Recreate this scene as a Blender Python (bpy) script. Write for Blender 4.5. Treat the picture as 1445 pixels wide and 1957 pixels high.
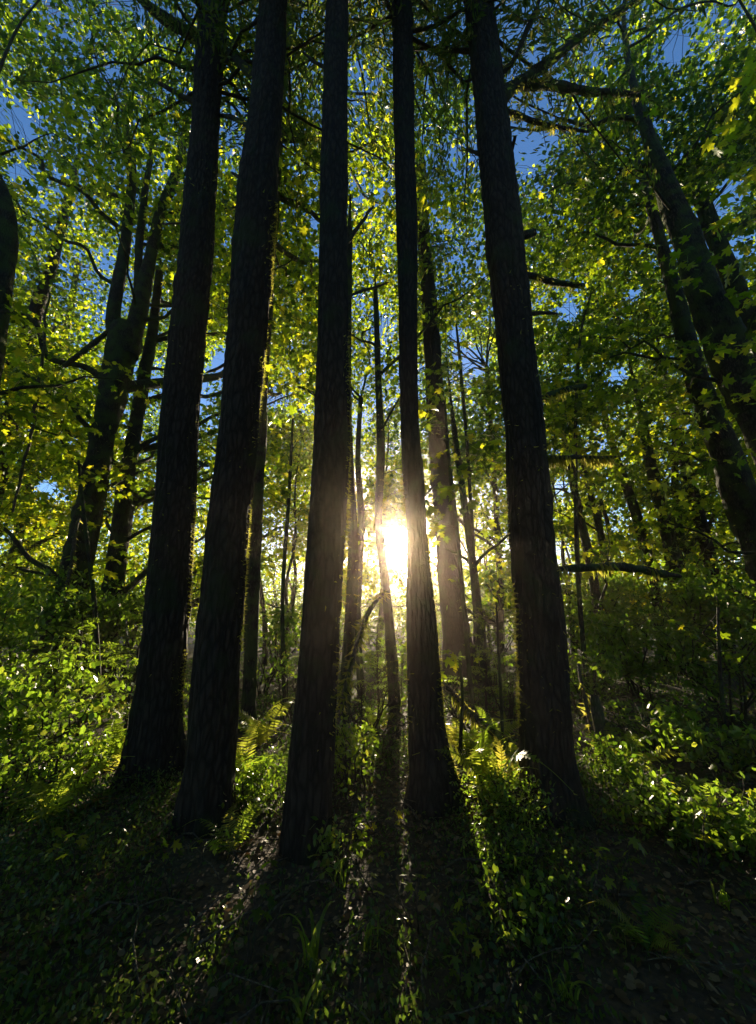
import bpy, math, random
import numpy as np
from mathutils import Matrix, Vector

for o in list(bpy.data.objects):
    bpy.data.objects.remove(o)
rng = np.random.default_rng(11)
random.seed(5)
SC = bpy.context.scene
COL = SC.collection

# ------------------------------------------------------------------ camera
PW, PH = 1445.0, 1957.0
FPX = 731.0
PITCH = math.radians(15.0)
CAMZ = 1.5
cam_d = bpy.data.cameras.new('camera')
cam = bpy.data.objects.new('camera', cam_d)
COL.objects.link(cam)
cam.location = (0, 0, CAMZ)
cam.rotation_euler = (math.radians(90) + PITCH, 0, 0)
cam_d.sensor_fit = 'VERTICAL'
cam_d.sensor_height = 24.0
cam_d.lens = 24.0 * FPX / PH
cam_d.clip_start = 0.02
cam_d.clip_end = 3000
SC.camera = cam
CF = np.array([0, math.cos(PITCH), math.sin(PITCH)])
CU = np.array([0, -math.sin(PITCH), math.cos(PITCH)])
CR = np.array([1.0, 0, 0])
CC = np.array([0, 0, CAMZ])


def ray(px, py):
    return CF + CR * (px - PW / 2) / FPX + CU * (PH / 2 - py) / FPX


def P(px, py, Y):
    """world point seen at photo pixel (px, py) at distance Y in front of the camera"""
    d = ray(px, py)
    return CC + d * (Y / d[1])


def proj(V):
    d = V - CC
    w = d @ CF
    w2 = np.where(w > 0.05, w, 0.05)
    return (d @ CR) / w2 * FPX + PW / 2, PH / 2 - (d @ CU) / w2 * FPX, w


# ------------------------------------------------------------------ light
SUN_PX = (758, 1026)
S = ray(*SUN_PX)
S = S / np.linalg.norm(S)
SUN_EL = math.asin(S[2])
SUN_AZ = math.atan2(S[0], S[1])
w = bpy.data.worlds.new('World')
SC.world = w
w.use_nodes = True
nt = w.node_tree
nt.nodes.clear()
sky = nt.nodes.new('ShaderNodeTexSky')
sky.sky_type = 'NISHITA'
sky.sun_disc = False
sky.sun_elevation = SUN_EL
sky.sun_rotation = SUN_AZ
sky.air_density = 1.0
sky.dust_density = 0.0
sky.ozone_density = 5.0
bg = nt.nodes.new('ShaderNodeBackground')
bg.inputs['Strength'].default_value = 0.09
wo = nt.nodes.new('ShaderNodeOutputWorld')
nt.links.new(sky.outputs[0], bg.inputs[0])
nt.links.new(bg.outputs[0], wo.inputs[0])
sd = bpy.data.lights.new('sun_lamp', 'SUN')
sd.energy = 5.0
sd.angle = math.radians(0.53)
sd.color = (1.0, 0.83, 0.58)
so = bpy.data.objects.new('sun_lamp', sd)
COL.objects.link(so)
so.location = tuple(S * 60)
so.rotation_euler = Vector(tuple(S)).to_track_quat('Z', 'Y').to_euler()
vs = SC.view_settings
vs.view_transform = 'Standard'
vs.look = 'None'
vs.gamma = 1.0
vs.exposure = 1.6
try:
    vs.use_curve_mapping = False
except Exception:
    pass
cy = SC.cycles
cy.use_denoising = True
cy.max_bounces = 8
cy.diffuse_bounces = 4
cy.glossy_bounces = 2
cy.transmission_bounces = 4
cy.transparent_max_bounces = 8
cy.volume_bounces = 0
cy.caustics_reflective = False
cy.caustics_refractive = False
cy.sample_clamp_indirect = 4.0

HAZE_DENSITY = 0.0028
HAZE_G = 0.91


# ------------------------------------------------------------------ materials
def new_mat(name):
    m = bpy.data.materials.new(name)
    m.use_nodes = True
    t = m.node_tree
    t.nodes.clear()
    out = t.nodes.new('ShaderNodeOutputMaterial')
    return m, t, out


def ramp(t, stops):
    r = t.nodes.new('ShaderNodeValToRGB')
    e = r.color_ramp.elements
    while len(e) < len(stops):
        e.new(0.5)
    for k, (p, c) in enumerate(stops):
        e[k].position = p
        e[k].color = (*c, 1)
    return r


def leaf_mat(name, refl, trans, gloss=0.35, spec=0.4, attr=True, mixf=0.5):
    """refl / trans: three colours each, dark to light, chosen per leaf"""
    m, t, out = new_mat(name)
    if attr:
        a = t.nodes.new('ShaderNodeAttribute')
        a.attribute_name = 'tint'
        src = a.outputs['Fac']
    else:
        a = t.nodes.new('ShaderNodeObjectInfo')
        src = a.outputs['Random']
    geo = t.nodes.new('ShaderNodeNewGeometry')
    nz = t.nodes.new('ShaderNodeTexNoise')
    nz.inputs['Scale'].default_value = 22.0
    nz.inputs['Detail'].default_value = 2.0
    t.links.new(geo.outputs['Position'], nz.inputs['Vector'])
    ad = t.nodes.new('ShaderNodeMath')
    ad.operation = 'MULTIPLY_ADD'
    ad.inputs[1].default_value = 0.35
    ad.inputs[2].default_value = -0.17
    t.links.new(nz.outputs['Fac'], ad.inputs[0])
    sm = t.nodes.new('ShaderNodeMath')
    sm.operation = 'ADD'
    sm.use_clamp = True
    t.links.new(ad.outputs[0], sm.inputs[0])
    t.links.new(src, sm.inputs[1])
    r1 = ramp(t, [(0.0, refl[0]), (0.5, refl[1]), (1.0, refl[2])])
    r2 = ramp(t, [(0.0, trans[0]), (0.5, trans[1]), (1.0, trans[2])])
    t.links.new(sm.outputs[0], r1.inputs[0])
    t.links.new(sm.outputs[0], r2.inputs[0])
    b = t.nodes.new('ShaderNodeBsdfPrincipled')
    b.inputs['Roughness'].default_value = gloss
    b.inputs['Specular IOR Level'].default_value = spec
    t.links.new(r1.outputs[0], b.inputs['Base Color'])
    tr = t.nodes.new('ShaderNodeBsdfTranslucent')
    t.links.new(r2.outputs[0], tr.inputs['Color'])
    mx = t.nodes.new('ShaderNodeMixShader')
    mx.inputs[0].default_value = mixf
    t.links.new(b.outputs[0], mx.inputs[1])
    t.links.new(tr.outputs[0], mx.inputs[2])
    t.links.new(mx.outputs[0], out.inputs['Surface'])
    return m


MAPLE_R = [(0.03, 0.06, 0.01), (0.045, 0.085, 0.014), (0.075, 0.10, 0.018)]
MAPLE_T = [(0.07, 0.15, 0.01), (0.50, 0.68, 0.014), (0.96, 0.86, 0.03)]
M_maple = leaf_mat('maple_leaf', MAPLE_R, MAPLE_T, mixf=0.62)
M_maple_p = leaf_mat('maple_leaf_single', MAPLE_R, MAPLE_T, attr=False, mixf=0.62)
SHR_R = [(0.03, 0.06, 0.012), (0.045, 0.09, 0.016), (0.08, 0.11, 0.02)]
SHR_T = [(0.22, 0.42, 0.02), (0.38, 0.60, 0.03), (0.62, 0.66, 0.06)]
M_shrub = leaf_mat('shrub_leaf', SHR_R, SHR_T, gloss=0.28, spec=0.6)
M_shrub_p = leaf_mat('shrub_leaf_single', SHR_R, SHR_T, gloss=0.28, spec=0.6, attr=False)
M_glossy = leaf_mat('ground_leaf', [(0.02, 0.045, 0.012), (0.035, 0.07, 0.015), (0.06, 0.075, 0.03)],
                    [(0.12, 0.22, 0.02), (0.2, 0.34, 0.03), (0.4, 0.42, 0.05)], gloss=0.34, spec=0.5, mixf=0.4)
M_salal = leaf_mat('salal_leaf', [(0.02, 0.045, 0.012), (0.035, 0.07, 0.015), (0.06, 0.09, 0.03)],
                   [(0.22, 0.40, 0.02), (0.4, 0.58, 0.03), (0.6, 0.62, 0.06)], gloss=0.2, spec=0.8, mixf=0.5)
M_needle = leaf_mat('conifer_needle', [(0.025, 0.05, 0.012), (0.04, 0.075, 0.018), (0.07, 0.09, 0.025)],
                    [(0.14, 0.26, 0.03), (0.26, 0.40, 0.04), (0.5, 0.46, 0.09)], gloss=0.5, spec=0.3, mixf=0.45)
M_fern = leaf_mat('fern_green', SHR_R, [(0.40, 0.60, 0.03), (0.52, 0.70, 0.05), (0.8, 0.72, 0.08)], gloss=0.4, spec=0.4, attr=False)
M_moss = leaf_mat('moss', [(0.06, 0.07, 0.015), (0.08, 0.10, 0.02), (0.12, 0.11, 0.03)],
                  [(0.42, 0.48, 0.05), (0.62, 0.62, 0.08), (0.82, 0.68, 0.16)], gloss=0.8, spec=0.1, mixf=0.55)
M_litter = leaf_mat('dead_leaf', [(0.07, 0.045, 0.025), (0.14, 0.09, 0.045), (0.26, 0.19, 0.11)],
                    [(0.16, 0.09, 0.03), (0.26, 0.14, 0.05), (0.40, 0.26, 0.10)], gloss=0.6, spec=0.3, mixf=0.3)
M_grass = leaf_mat('grass_blade', SHR_R, [(0.42, 0.66, 0.03), (0.55, 0.78, 0.04), (0.72, 0.82, 0.08)], gloss=0.35, attr=False)


def bark_mat(name, dark, light, moss, moss_amt, scale=1.0, bump=0.6):
    m, t, out = new_mat(name)
    tc = t.nodes.new('ShaderNodeTexCoord')
    mp = t.nodes.new('ShaderNodeMapping')
    mp.inputs['Scale'].default_value = (9 * scale, 9 * scale, 2.4 * scale)
    t.links.new(tc.outputs['Object'], mp.inputs['Vector'])
    n1 = t.nodes.new('ShaderNodeTexNoise')
    n1.inputs['Scale'].default_value = 2.4
    n1.inputs['Detail'].default_value = 7
    n1.inputs['Roughness'].default_value = 0.65
    t.links.new(mp.outputs[0], n1.inputs['Vector'])
    vo = t.nodes.new('ShaderNodeTexVoronoi')
    vo.feature = 'DISTANCE_TO_EDGE'
    vo.inputs['Scale'].default_value = 3.2
    ds = t.nodes.new('ShaderNodeMixRGB')
    ds.inputs[0].default_value = 0.22
    t.links.new(mp.outputs[0], ds.inputs[1])
    t.links.new(n1.outputs['Color'], ds.inputs[2])
    t.links.new(ds.outputs[0], vo.inputs['Vector'])
    vr = t.nodes.new('ShaderNodeMapRange')
    vr.inputs['From Max'].default_value = 0.3
    t.links.new(vo.outputs['Distance'], vr.inputs['Value'])
    mu = t.nodes.new('ShaderNodeMath')
    mu.operation = 'MULTIPLY'
    t.links.new(vr.outputs[0], mu.inputs[0])
    t.links.new(n1.outputs['Fac'], mu.inputs[1])
    r = ramp(t, [(0.05, dark), (0.65, light)])
    t.links.new(mu.outputs[0], r.inputs[0])
    n2 = t.nodes.new('ShaderNodeTexNoise')
    n2.inputs['Scale'].default_value = 3.0 * scale
    n2.inputs['Detail'].default_value = 6
    t.links.new(tc.outputs['Object'], n2.inputs['Vector'])
    r2 = ramp(t, [(0.62 - 0.25 * moss_amt, (0, 0, 0)), (0.74 - 0.2 * moss_amt, (1, 1, 1))])
    t.links.new(n2.outputs['Fac'], r2.inputs[0])
    mx = t.nodes.new('ShaderNodeMixRGB')
    t.links.new(r2.outputs[0], mx.inputs[0])
    t.links.new(r.outputs[0], mx.inputs[1])
    mx.inputs[2].default_value = (*moss, 1)
    b = t.nodes.new('ShaderNodeBsdfPrincipled')
    b.inputs['Roughness'].default_value = 0.85
    b.inputs['Specular IOR Level'].default_value = 0.25
    t.links.new(mx.outputs[0], b.inputs['Base Color'])
    bp = t.nodes.new('ShaderNodeBump')
    bp.inputs['Strength'].default_value = bump
    bp.inputs['Distance'].default_value = 0.02
    t.links.new(mu.outputs[0], bp.inputs['Height'])
    t.links.new(bp.outputs[0], b.inputs['Normal'])
    t.links.new(b.outputs[0], out.inputs['Surface'])
    return m


M_fir = bark_mat('fir_bark', (0.016, 0.012, 0.01), (0.055, 0.042, 0.034), (0.025, 0.034, 0.014), 0.35, 1.0, 0.8)
M_bark = bark_mat('maple_bark', (0.018, 0.014, 0.011), (0.075, 0.06, 0.045), (0.055, 0.075, 0.02), 0.75, 1.6, 0.7)
M_twig = bark_mat('twig_bark', (0.03, 0.022, 0.016), (0.10, 0.075, 0.05), (0.05, 0.06, 0.02), 0.3, 3.0, 0.4)
M_deadwood = bark_mat('dead_wood', (0.06, 0.045, 0.035), (0.22, 0.17, 0.12), (0.07, 0.08, 0.025), 0.5, 2.0, 0.6)

# ground material
M_ground, t, out = new_mat('forest_soil')
tc = t.nodes.new('ShaderNodeTexCoord')
n1 = t.nodes.new('ShaderNodeTexNoise')
n1.inputs['Scale'].default_value = 1.3
n1.inputs['Detail'].default_value = 9
n2 = t.nodes.new('ShaderNodeTexNoise')
n2.inputs['Scale'].default_value = 28
n2.inputs['Detail'].default_value = 6
t.links.new(tc.outputs['Object'], n1.inputs['Vector'])
t.links.new(tc.outputs['Object'], n2.inputs['Vector'])
r1 = ramp(t, [(0.3, (0.035, 0.024, 0.015)), (0.55, (0.075, 0.05, 0.03)), (0.75, (0.05, 0.055, 0.02))])
r2 = ramp(t, [(0.3, (0.35, 0.35, 0.35)), (0.7, (1.25, 1.2, 1.1))])
t.links.new(n1.outputs['Fac'], r1.inputs[0])
t.links.new(n2.outputs['Fac'], r2.inputs[0])
mm = t.nodes.new('ShaderNodeMixRGB')
mm.blend_type = 'MULTIPLY'
mm.inputs[0].default_value = 1
t.links.new(r1.outputs[0], mm.inputs[1])
t.links.new(r2.outputs[0], mm.inputs[2])
b = t.nodes.new('ShaderNodeBsdfPrincipled')
b.inputs['Roughness'].default_value = 0.9
t.links.new(mm.outputs[0], b.inputs['Base Color'])
bp = t.nodes.new('ShaderNodeBump')
bp.inputs['Strength'].default_value = 0.8
bp.inputs['Distance'].default_value = 0.03
t.links.new(n2.outputs['Fac'], bp.inputs['Height'])
t.links.new(bp.outputs[0], b.inputs['Normal'])
t.links.new(b.outputs[0], out.inputs['Surface'])

M_sun, t, out = new_mat('sun_surface')
e = t.nodes.new('ShaderNodeEmission')
e.inputs[0].default_value = (1.0, 0.86, 0.66, 1)
e.inputs[1].default_value = 60.0
tp = t.nodes.new('ShaderNodeBsdfTransparent')
ads = t.nodes.new('ShaderNodeAddShader')
t.links.new(e.outputs[0], ads.inputs[0])
t.links.new(tp.outputs[0], ads.inputs[1])
t.links.new(ads.outputs[0], out.inputs['Surface'])

M_haze, t, out = new_mat('haze_air')
pv = t.nodes.new('ShaderNodeVolumePrincipled')
pv.inputs['Color'].default_value = (1.0, 0.82, 0.64, 1)
pv.inputs['Density'].default_value = HAZE_DENSITY
pv.inputs['Anisotropy'].default_value = HAZE_G
t.links.new(pv.outputs[0], out.inputs['Volume'])


# ------------------------------------------------------------------ mesh helpers
def mesh_np(name, V, F, mat, tint=None, smooth=False):
    V = np.asarray(V, dtype=np.float32)
    F = np.asarray(F, dtype=np.int32)
    me = bpy.data.meshes.new(name)
    n, k = F.shape
    me.vertices.add(len(V))
    me.vertices.foreach_set('co', V.ravel())
    me.loops.add(n * k)
    me.loops.foreach_set('vertex_index', F.ravel())
    me.polygons.add(n)
    me.polygons.foreach_set('loop_start', np.arange(n, dtype=np.int32) * k)
    me.polygons.foreach_set('loop_total', np.full(n, k, dtype=np.int32))
    if smooth:
        me.polygons.foreach_set('use_smooth', np.ones(n, dtype=bool))
    if tint is not None:
        a = me.attributes.new('tint', 'FLOAT', 'POINT')
        a.data.foreach_set('value', np.asarray(tint, dtype=np.float32))
    me.update(calc_edges=True)
    if mat is not None:
        me.materials.append(mat)
    return me


def link(name, me, parent=None, kind=None, label=None, cat=None, group=None, loc=None):
    o = bpy.data.objects.new(name, me)
    COL.objects.link(o)
    if loc is not None:
        o.location = tuple(float(v) for v in loc)
    if parent is not None:
        o.parent = parent
    for k, v in (('kind', kind), ('label', label), ('category', cat), ('group', group)):
        if v:
            o[k] = v
    return o


def thing(name, label, cat, loc, group=None):
    return link(name, None, label=label, cat=cat, group=group, loc=loc)


def base_of(root):
    return np.array(root.location) if root is not None else np.zeros(3)


def part(name, V, F, mat, root, tint=None, smooth=False, kind=None, label=None):
    top = root
    while top is not None and top.parent is not None:      # a sub-part: its part sits at the thing's own base
        top = top.parent
    return link(name, mesh_np(name, np.asarray(V) - base_of(top), F, mat, tint, smooth), root, kind, label)


# lattice value noise
_T = np.random.default_rng(3).random((32, 32, 32))


def vnoise(p):
    p = np.asarray(p, float)
    i = np.floor(p).astype(int)
    f = p - i
    f = f * f * (3 - 2 * f)
    r = 0
    for dx in (0, 1):
        for dy in (0, 1):
            for dz in (0, 1):
                wgt = (f[..., 0] if dx else 1 - f[..., 0]) * (f[..., 1] if dy else 1 - f[..., 1]) * (f[..., 2] if dz else 1 - f[..., 2])
                r = r + wgt * _T[(i[..., 0] + dx) % 32, (i[..., 1] + dy) % 32, (i[..., 2] + dz) % 32]
    return r


def bst(a):
    return np.stack(np.broadcast_arrays(*a), -1)


def smooth_path(pts, rad, n):
    """Catmull-Rom through pts (k,3) with radii -> n rings"""
    pts = np.asarray(pts, float)
    rad = np.asarray(rad, float)
    a = np.column_stack([pts, rad])
    a = np.vstack([2 * a[0] - a[1], a, 2 * a[-1] - a[-2]])
    seg = len(pts) - 1
    L = np.concatenate([[0], np.cumsum(np.linalg.norm(np.diff(pts, axis=0), axis=1))])
    s = np.interp(np.linspace(0, L[-1], n), L, np.arange(seg + 1))
    i = np.minimum(s.astype(int), seg - 1)
    u = (s - i)[:, None]
    p0, p1, p2, p3 = a[i], a[i + 1], a[i + 2], a[i + 3]
    q = 0.5 * ((2 * p1) + (p2 - p0) * u + (2 * p0 - 5 * p1 + 4 * p2 - p3) * u ** 2 + (3 * p1 - p0 - 3 * p2 + p3) * u ** 3)
    return q[:, :3], np.maximum(q[:, 3], 0.002)


def frames(C):
    T = np.gradient(C, axis=0)
    T /= np.linalg.norm(T, axis=1)[:, None] + 1e-9
    ref = np.where(np.abs(T[:, 2:3]) > 0.9, np.array([[1.0, 0, 0]]), np.array([[0, 0, 1.0]]))
    if np.mean(np.abs(T[:, 2])) > 0.6:
        ref = np.repeat([[1.0, 0, 0]], len(C), 0)
    else:
        ref = np.repeat([[0.03, 0.05, 1.0]], len(C), 0)
    A = ref - T * np.sum(ref * T, axis=1)[:, None]
    A /= np.linalg.norm(A, axis=1)[:, None] + 1e-9
    B = np.cross(T, A)
    return T, A, B


def tube(C, R, seg=8, disp=None, cap=True):
    """C (n,3), R (n,) -> verts, quads.  disp(theta, n-index)->(n,seg) factor"""
    n = len(C)
    T, A, B = frames(C)
    th = np.linspace(0, 2 * np.pi, seg, endpoint=False)
    rr = R[:, None] * np.ones((1, seg))
    if disp is not None:
        rr = rr * disp(th, n)
    V = C[:, None, :] + rr[..., None] * (np.cos(th)[None, :, None] * A[:, None, :] + np.sin(th)[None, :, None] * B[:, None, :])
    V = V.reshape(-1, 3)
    i = np.arange(n - 1)[:, None] * seg
    j = np.arange(seg)[None, :]
    k = (j + 1) % seg
    F = np.stack([i + j, i + k, i + seg + k, i + seg + j], -1).reshape(-1, 4)
    return V, F


def join(parts):
    Vs, Fs, o = [], [], 0
    for V, F in parts:
        Vs.append(V)
        Fs.append(F + o)
        o += len(V)
    return np.vstack(Vs), np.vstack(Fs)


# ------------------------------------------------------------------ leaf templates (unit length along +Y, normal +Z)
def fan(outline, centre):
    V = np.array([centre] + outline, float)
    n = len(outline)
    F = np.array([[0, 1 + k, 1 + (k + 1) % n] for k in range(n)])
    return V, F


def zz(x, y):
    return -0.16 * (x * x + (y - 0.3) ** 2) * 1.3


_half = [(0.10, -0.03), (0.40, -0.10), (0.27, 0.14), (0.50, 0.22), (0.66, 0.50), (0.40, 0.44), (0.20, 0.42), (0.30, 0.74), (0.12, 0.80)]
_o = [(0.0, 0.03)] + _half + [(0.0, 1.0)] + [(-x, y) for x, y in _half[::-1]]
_o = [(x, y - 0.0, zz(x, y)) for x, y in _o]
LEAF_HI = fan(_o, (0, 0.3, 0.03))
_half = [(0.38, -0.08), (0.25, 0.15), (0.64, 0.5), (0.20, 0.43)]
_o = [(0.0, 0.03)] + _half + [(0.0, 1.0)] + [(-x, y) for x, y in _half[::-1]]
_o = [(x, y, zz(x, y)) for x, y in _o]
LEAF_MID = fan(_o, (0, 0.3, 0.03))
LEAF_LO = (np.array([(0, 0, 0), (0.46, 0.3, -0.05), (0, 1, -0.12), (-0.46, 0.3, -0.05), (0.36, 0.75, -.1), (-0.36, 0.75, -.1)], float),
           np.array([[0, 1, 4], [0, 4, 2], [0, 2, 5], [0, 5, 3]]))
LEAF_OVAL = (np.array([(0, 0, 0), (0.26, 0.3, -0.02), (0.22, 0.65, -0.05), (0, 1, -0.12), (-0.22, 0.65, -0.05), (-0.26, 0.3, -0.02)], float),
             np.array([[0, 1, 2], [0, 2, 3], [0, 3, 4], [0, 4, 5]]))
LEAF_DIA = (np.array([(0, 0, 0), (0.28, 0.45, -0.04), (0, 1, -0.1), (-0.28, 0.45, -0.04)], float), np.array([[0, 1, 2], [0, 2, 3]]))
LEAF_DIA2 = (np.array([(0, 0, 0), (0.46, 0.5, -0.06), (0, 1, -0.12), (-0.46, 0.5, -0.06)], float), np.array([[0, 1, 2], [0, 2, 3]]))
BLADE = (np.array([(-0.06, 0, 0), (0.06, 0, 0), (0.0, 1, 0)], float), np.array([[0, 1, 2]]))
NEEDLES = (np.array([(-0.02, 0, 0), (0.02, 0, 0), (0.13, 0.5, 0.02), (0.0, 1, -0.05), (-0.13, 0.5, 0.02)], float),
           np.array([[0, 1, 2], [0, 2, 3], [0, 3, 4]]))


def leaf_rots(n, r=rng, tilt=0.6, az=None, droop=0.25):
    """random rotation matrices: leaf plane roughly level, tip pointing az, tilted"""
    if az is None:
        az = r.uniform(0, 2 * np.pi, n)
    pit = r.normal(-droop, tilt, n)
    rol = r.normal(0, tilt, n)
    ca, sa = np.cos(az), np.sin(az)
    cp, sp = np.cos(pit), np.sin(pit)
    cr, sr = np.cos(rol), np.sin(rol)
    z0 = np.zeros(n)
    o1 = np.ones(n)
    Rz = np.stack([np.stack([ca, -sa, z0], -1), np.stack([sa, ca, z0], -1), np.stack([z0, z0, o1], -1)], 1)
    Rx = np.stack([np.stack([o1, z0, z0], -1), np.stack([z0, cp, -sp], -1), np.stack([z0, sp, cp], -1)], 1)
    Ry = np.stack([np.stack([cr, z0, sr], -1), np.stack([z0, o1, z0], -1), np.stack([-sr, z0, cr], -1)], 1)
    return Rz @ Rx @ Ry


def scatter(tmpl, pos, R, sc, tint=None):
    V0, F0 = tmpl
    n = len(pos)
    if tint is None:
        tint = rng.random(n)
    V = np.einsum('nij,vj->nvi', R, V0) * sc[:, None, None] + pos[:, None, :]
    F = F0[None] + (np.arange(n) * len(V0))[:, None, None]
    return V.reshape(-1, 3), F.reshape(-1, 3), np.repeat(tint, len(V0))


def scatter_part(name, tmpl, pos, R, sc, mat, root, tint=None, kind='stuff'):
    if len(pos) == 0:
        return
    V, F, T = scatter(tmpl, pos, R, sc, tint)
    return part(name, V, F, mat, root, tint=T, kind=kind)


def single_leaves(name, me, pos, R, sc, root):
    b = base_of(root)
    for k in range(len(pos)):
        o = bpy.data.objects.new(name, me)
        COL.objects.link(o)
        o.parent = root
        M = np.eye(4)
        M[:3, :3] = R[k] * sc[k]
        M[:3, 3] = pos[k] - b
        o.matrix_basis = Matrix(M.tolist())


ME_MAPLE = mesh_np('leaf', *LEAF_HI, M_maple_p)
ME_OVAL = mesh_np('leaf', *LEAF_OVAL, M_shrub_p)
TRI_COUNT = [0]


# ------------------------------------------------------------------ ground
def gh(x, y):
    x = np.asarray(x, float)
    y = np.asarray(y, float)
    q = np.stack([x * 0.35 + 9, y * 0.35 + 4, x * 0 + 2.5], -1)
    q2 = np.stack([x * 1.6 + 3, y * 1.6 + 8, x * 0 + 7.5], -1)
    near = np.clip((np.hypot(x, y) - 1.0) / 3, 0, 1)
    return (vnoise(q) - 0.5) * 0.18 * near + (vnoise(q2) - 0.5) * 0.05


rr = np.concatenate([[0.001], np.linspace(0.15, 14, 90), np.geomspace(14.6, 150, 40)])
aa = np.linspace(0, 2 * np.pi, 160, endpoint=False)
X = rr[:, None] * np.cos(aa)
Y_ = rr[:, None] * np.sin(aa) + 0
Z = gh(X, Y_)
V = np.stack([X, Y_, Z], -1).reshape(-1, 3)
i = np.arange(len(rr) - 1)[:, None] * 160
j = np.arange(160)[None]
k = (j + 1) % 160
F = np.stack([i + j, i + 160 + j, i + 160 + k, i + k], -1).reshape(-1, 4)
link('ground', mesh_np('ground', V, F, M_ground, smooth=True), kind='structure')

# the sun itself, low beyond the trees
bpy.ops.mesh.primitive_uv_sphere_add(segments=64, ring_count=32, radius=2400 * math.tan(math.radians(1.75)), location=tuple(S * 2400 + CC))
sun_o = bpy.context.object
sun_o.name = 'sun'
sun_o['kind'] = 'structure'
sun_o.data.materials.append(M_sun)
for p in sun_o.data.polygons:
    p.use_smooth = True

# ------------------------------------------------------------------ gaps that let light through the crowns
# (Q, radius): a leaf nearer than radius to the sunbeam that ends in Q is left out
BEAMS = [(CC, 0.12)]


def lit(px, py, z=0.0, r=0.42):
    d = ray(px, py)
    tt = (z - CAMZ) / d[2]
    BEAMS.append((CC + d * tt, r))


for (px, py) in ((655, 1470), (660, 1560), (650, 1640), (700, 1440), (740, 1420), (930, 1480), (960, 1560), (990, 1660), (1010, 1760), (900, 1440), (210, 1440), (100, 1480),
                 (470, 1480), (460, 1560), (600, 1810), (640, 1740), (1200, 1520), (1330, 1720), (1100, 1900), (1380, 1800), (30, 1560), (150, 1520), (1190, 1620), (1290, 1640), (60, 1510), (250, 1500), (0, 1480), (1150, 1560), (1240, 1580), (1390, 1690), (1340, 1800), (1260, 1730), (1310, 1560), (1420, 1600), (1180, 1760), (1230, 1850), (1000, 1700), (1000, 1600), (920, 1530), (950, 1610), (665, 1520), (685, 1600)):
    lit(px, py)
for (px, py, Y, r) in ((655, 1100, 2.95, .3), (650, 1300, 2.95, .3), (835, 1200, 3.4, .3), (985, 1200, 3.4, .3), (985, 1000, 3.4, .3), (495, 700, 3.2, .3), (480, 1000, 3.2, .3),
                       (360, 1050, 4.1, .3), (360, 1200, 4.1, .3), (120, 1300, 6.5, .7), (230, 1290, 6.5, .7), (1100, 880, 3.4, .6), (1150, 880, 3.5, .4), (1180, 1100, 3.6, .5), (1390, 1200, 5, .5), (860, 830, 6, .6), (590, 830, 7, .6)):
    BEAMS.append((P(px, py, Y), r))
for (px, Y, z, r) in ((235, 5.2, 1.4, .6), (150, 5.5, 1.0, .6), (212, 4.5, .5, .45), (942, 3.55, .4, .4), (960, 3.3, .25, .3), (90, 3.8, .25, .45), (655, 3.3, .2, .3), (1300, 3.2, .2, .4), (1400, 3.0, .25, .4), (1205, 4.2, .4, .4)):
    dq = Y * math.cos(PITCH) - CAMZ * math.sin(PITCH)
    BEAMS.append((np.array([(px - PW / 2) / FPX * dq, Y, z]), r))
# openings in the crowns (view ray, half-angle in degrees)
HOLES = [(985, 190, 3.0), (1008, 265, 2.6), (900, 690, 2.4), (430, 690, 2.0), (525, 760, 1.3), (1090, 590, 1.3), (40, 235, 1.4), (870, 640, 1.3), (1070, 930, 1.2),
         (1120, 1170, 1.3), (1075, 1060, 1.4), (1300, 1110, 1.0), (1420, 940, 1.2), (1390, 370, 1.4), (1180, 720, 1.2), (1290, 90, 1.2), (600, 420, 0.9),
         (90, 930, 1.0), (265, 20, .8), (215, 140, 1.0), (1240, 250, .9), (1350, 1000, 1.0), (40, 330, 1.0), (960, 600, 1.0), (610, 480, .7), (1210, 560, .8)]


def keep_mask(pos, use_holes=True):
    m = np.ones(len(pos), bool)
    for Q, r in BEAMS:
        d = pos - Q
        tt = d @ S
        dist = np.linalg.norm(d - tt[:, None] * S, axis=1)
        m &= ~((tt > -0.1) & (dist < r * (0.8 + 0.4 * rng.random(len(pos)))))
    v = pos - CC
    v = v / np.linalg.norm(v, axis=1)[:, None]
    m &= (v @ S) < math.cos(math.radians(2.0))
    if use_holes:
        v = pos - CC
        v = v / np.linalg.norm(v, axis=1)[:, None]
        for px, py, a in HOLES:
            h = ray(px, py)
            h = h / np.linalg.norm(h)
            ang = np.degrees(np.arccos(np.clip(v @ h, -1, 1)))
            m &= ang > a * (0.55 + 0.9 * rng.random(len(pos)))
    return m


# ------------------------------------------------------------------ trees
TREES = []


def path_from_photo(pts, Y, top_z=None, to_ground=True, bend=1.0):
    c, r = [], []
    for q in pts:
        px, py, wd = q[:3]
        yy = q[3] if len(q) > 3 else Y
        p = P(px, py, yy)
        depth = (p - CC) @ CF
        c.append(p)
        r.append(wd / 2 * depth / FPX)
    if to_ground:
        d = (c[0] - c[1]) / max(c[1][2] - c[0][2], 1e-3)
        z0 = -0.12
        if c[0][2] - z0 > 0.05:
            dz = c[0][2] - z0
            c.insert(0, c[0] + d * dz * 0.8)
            c[0][2] = z0
            r.insert(0, r[0] * (1 + 0.1 * min(dz, 2)))
    if top_z is not None and c[-1][2] < top_z:
        d = (c[-1] - c[-2])
        d = d / d[2]
        n = 4
        z1 = c[-1][2]
        for k in range(1, n + 1):
            dz = (top_z - z1) / n
            d = d * 0.8 + np.array([0.0, 0.0, 0.2])
            d = d / d[2]
            c.append(c[-1] + d * dz)
            r.append(max(r[len(r) - 1] * 0.72, 0.012))
    return np.array(c), np.array(r)


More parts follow.
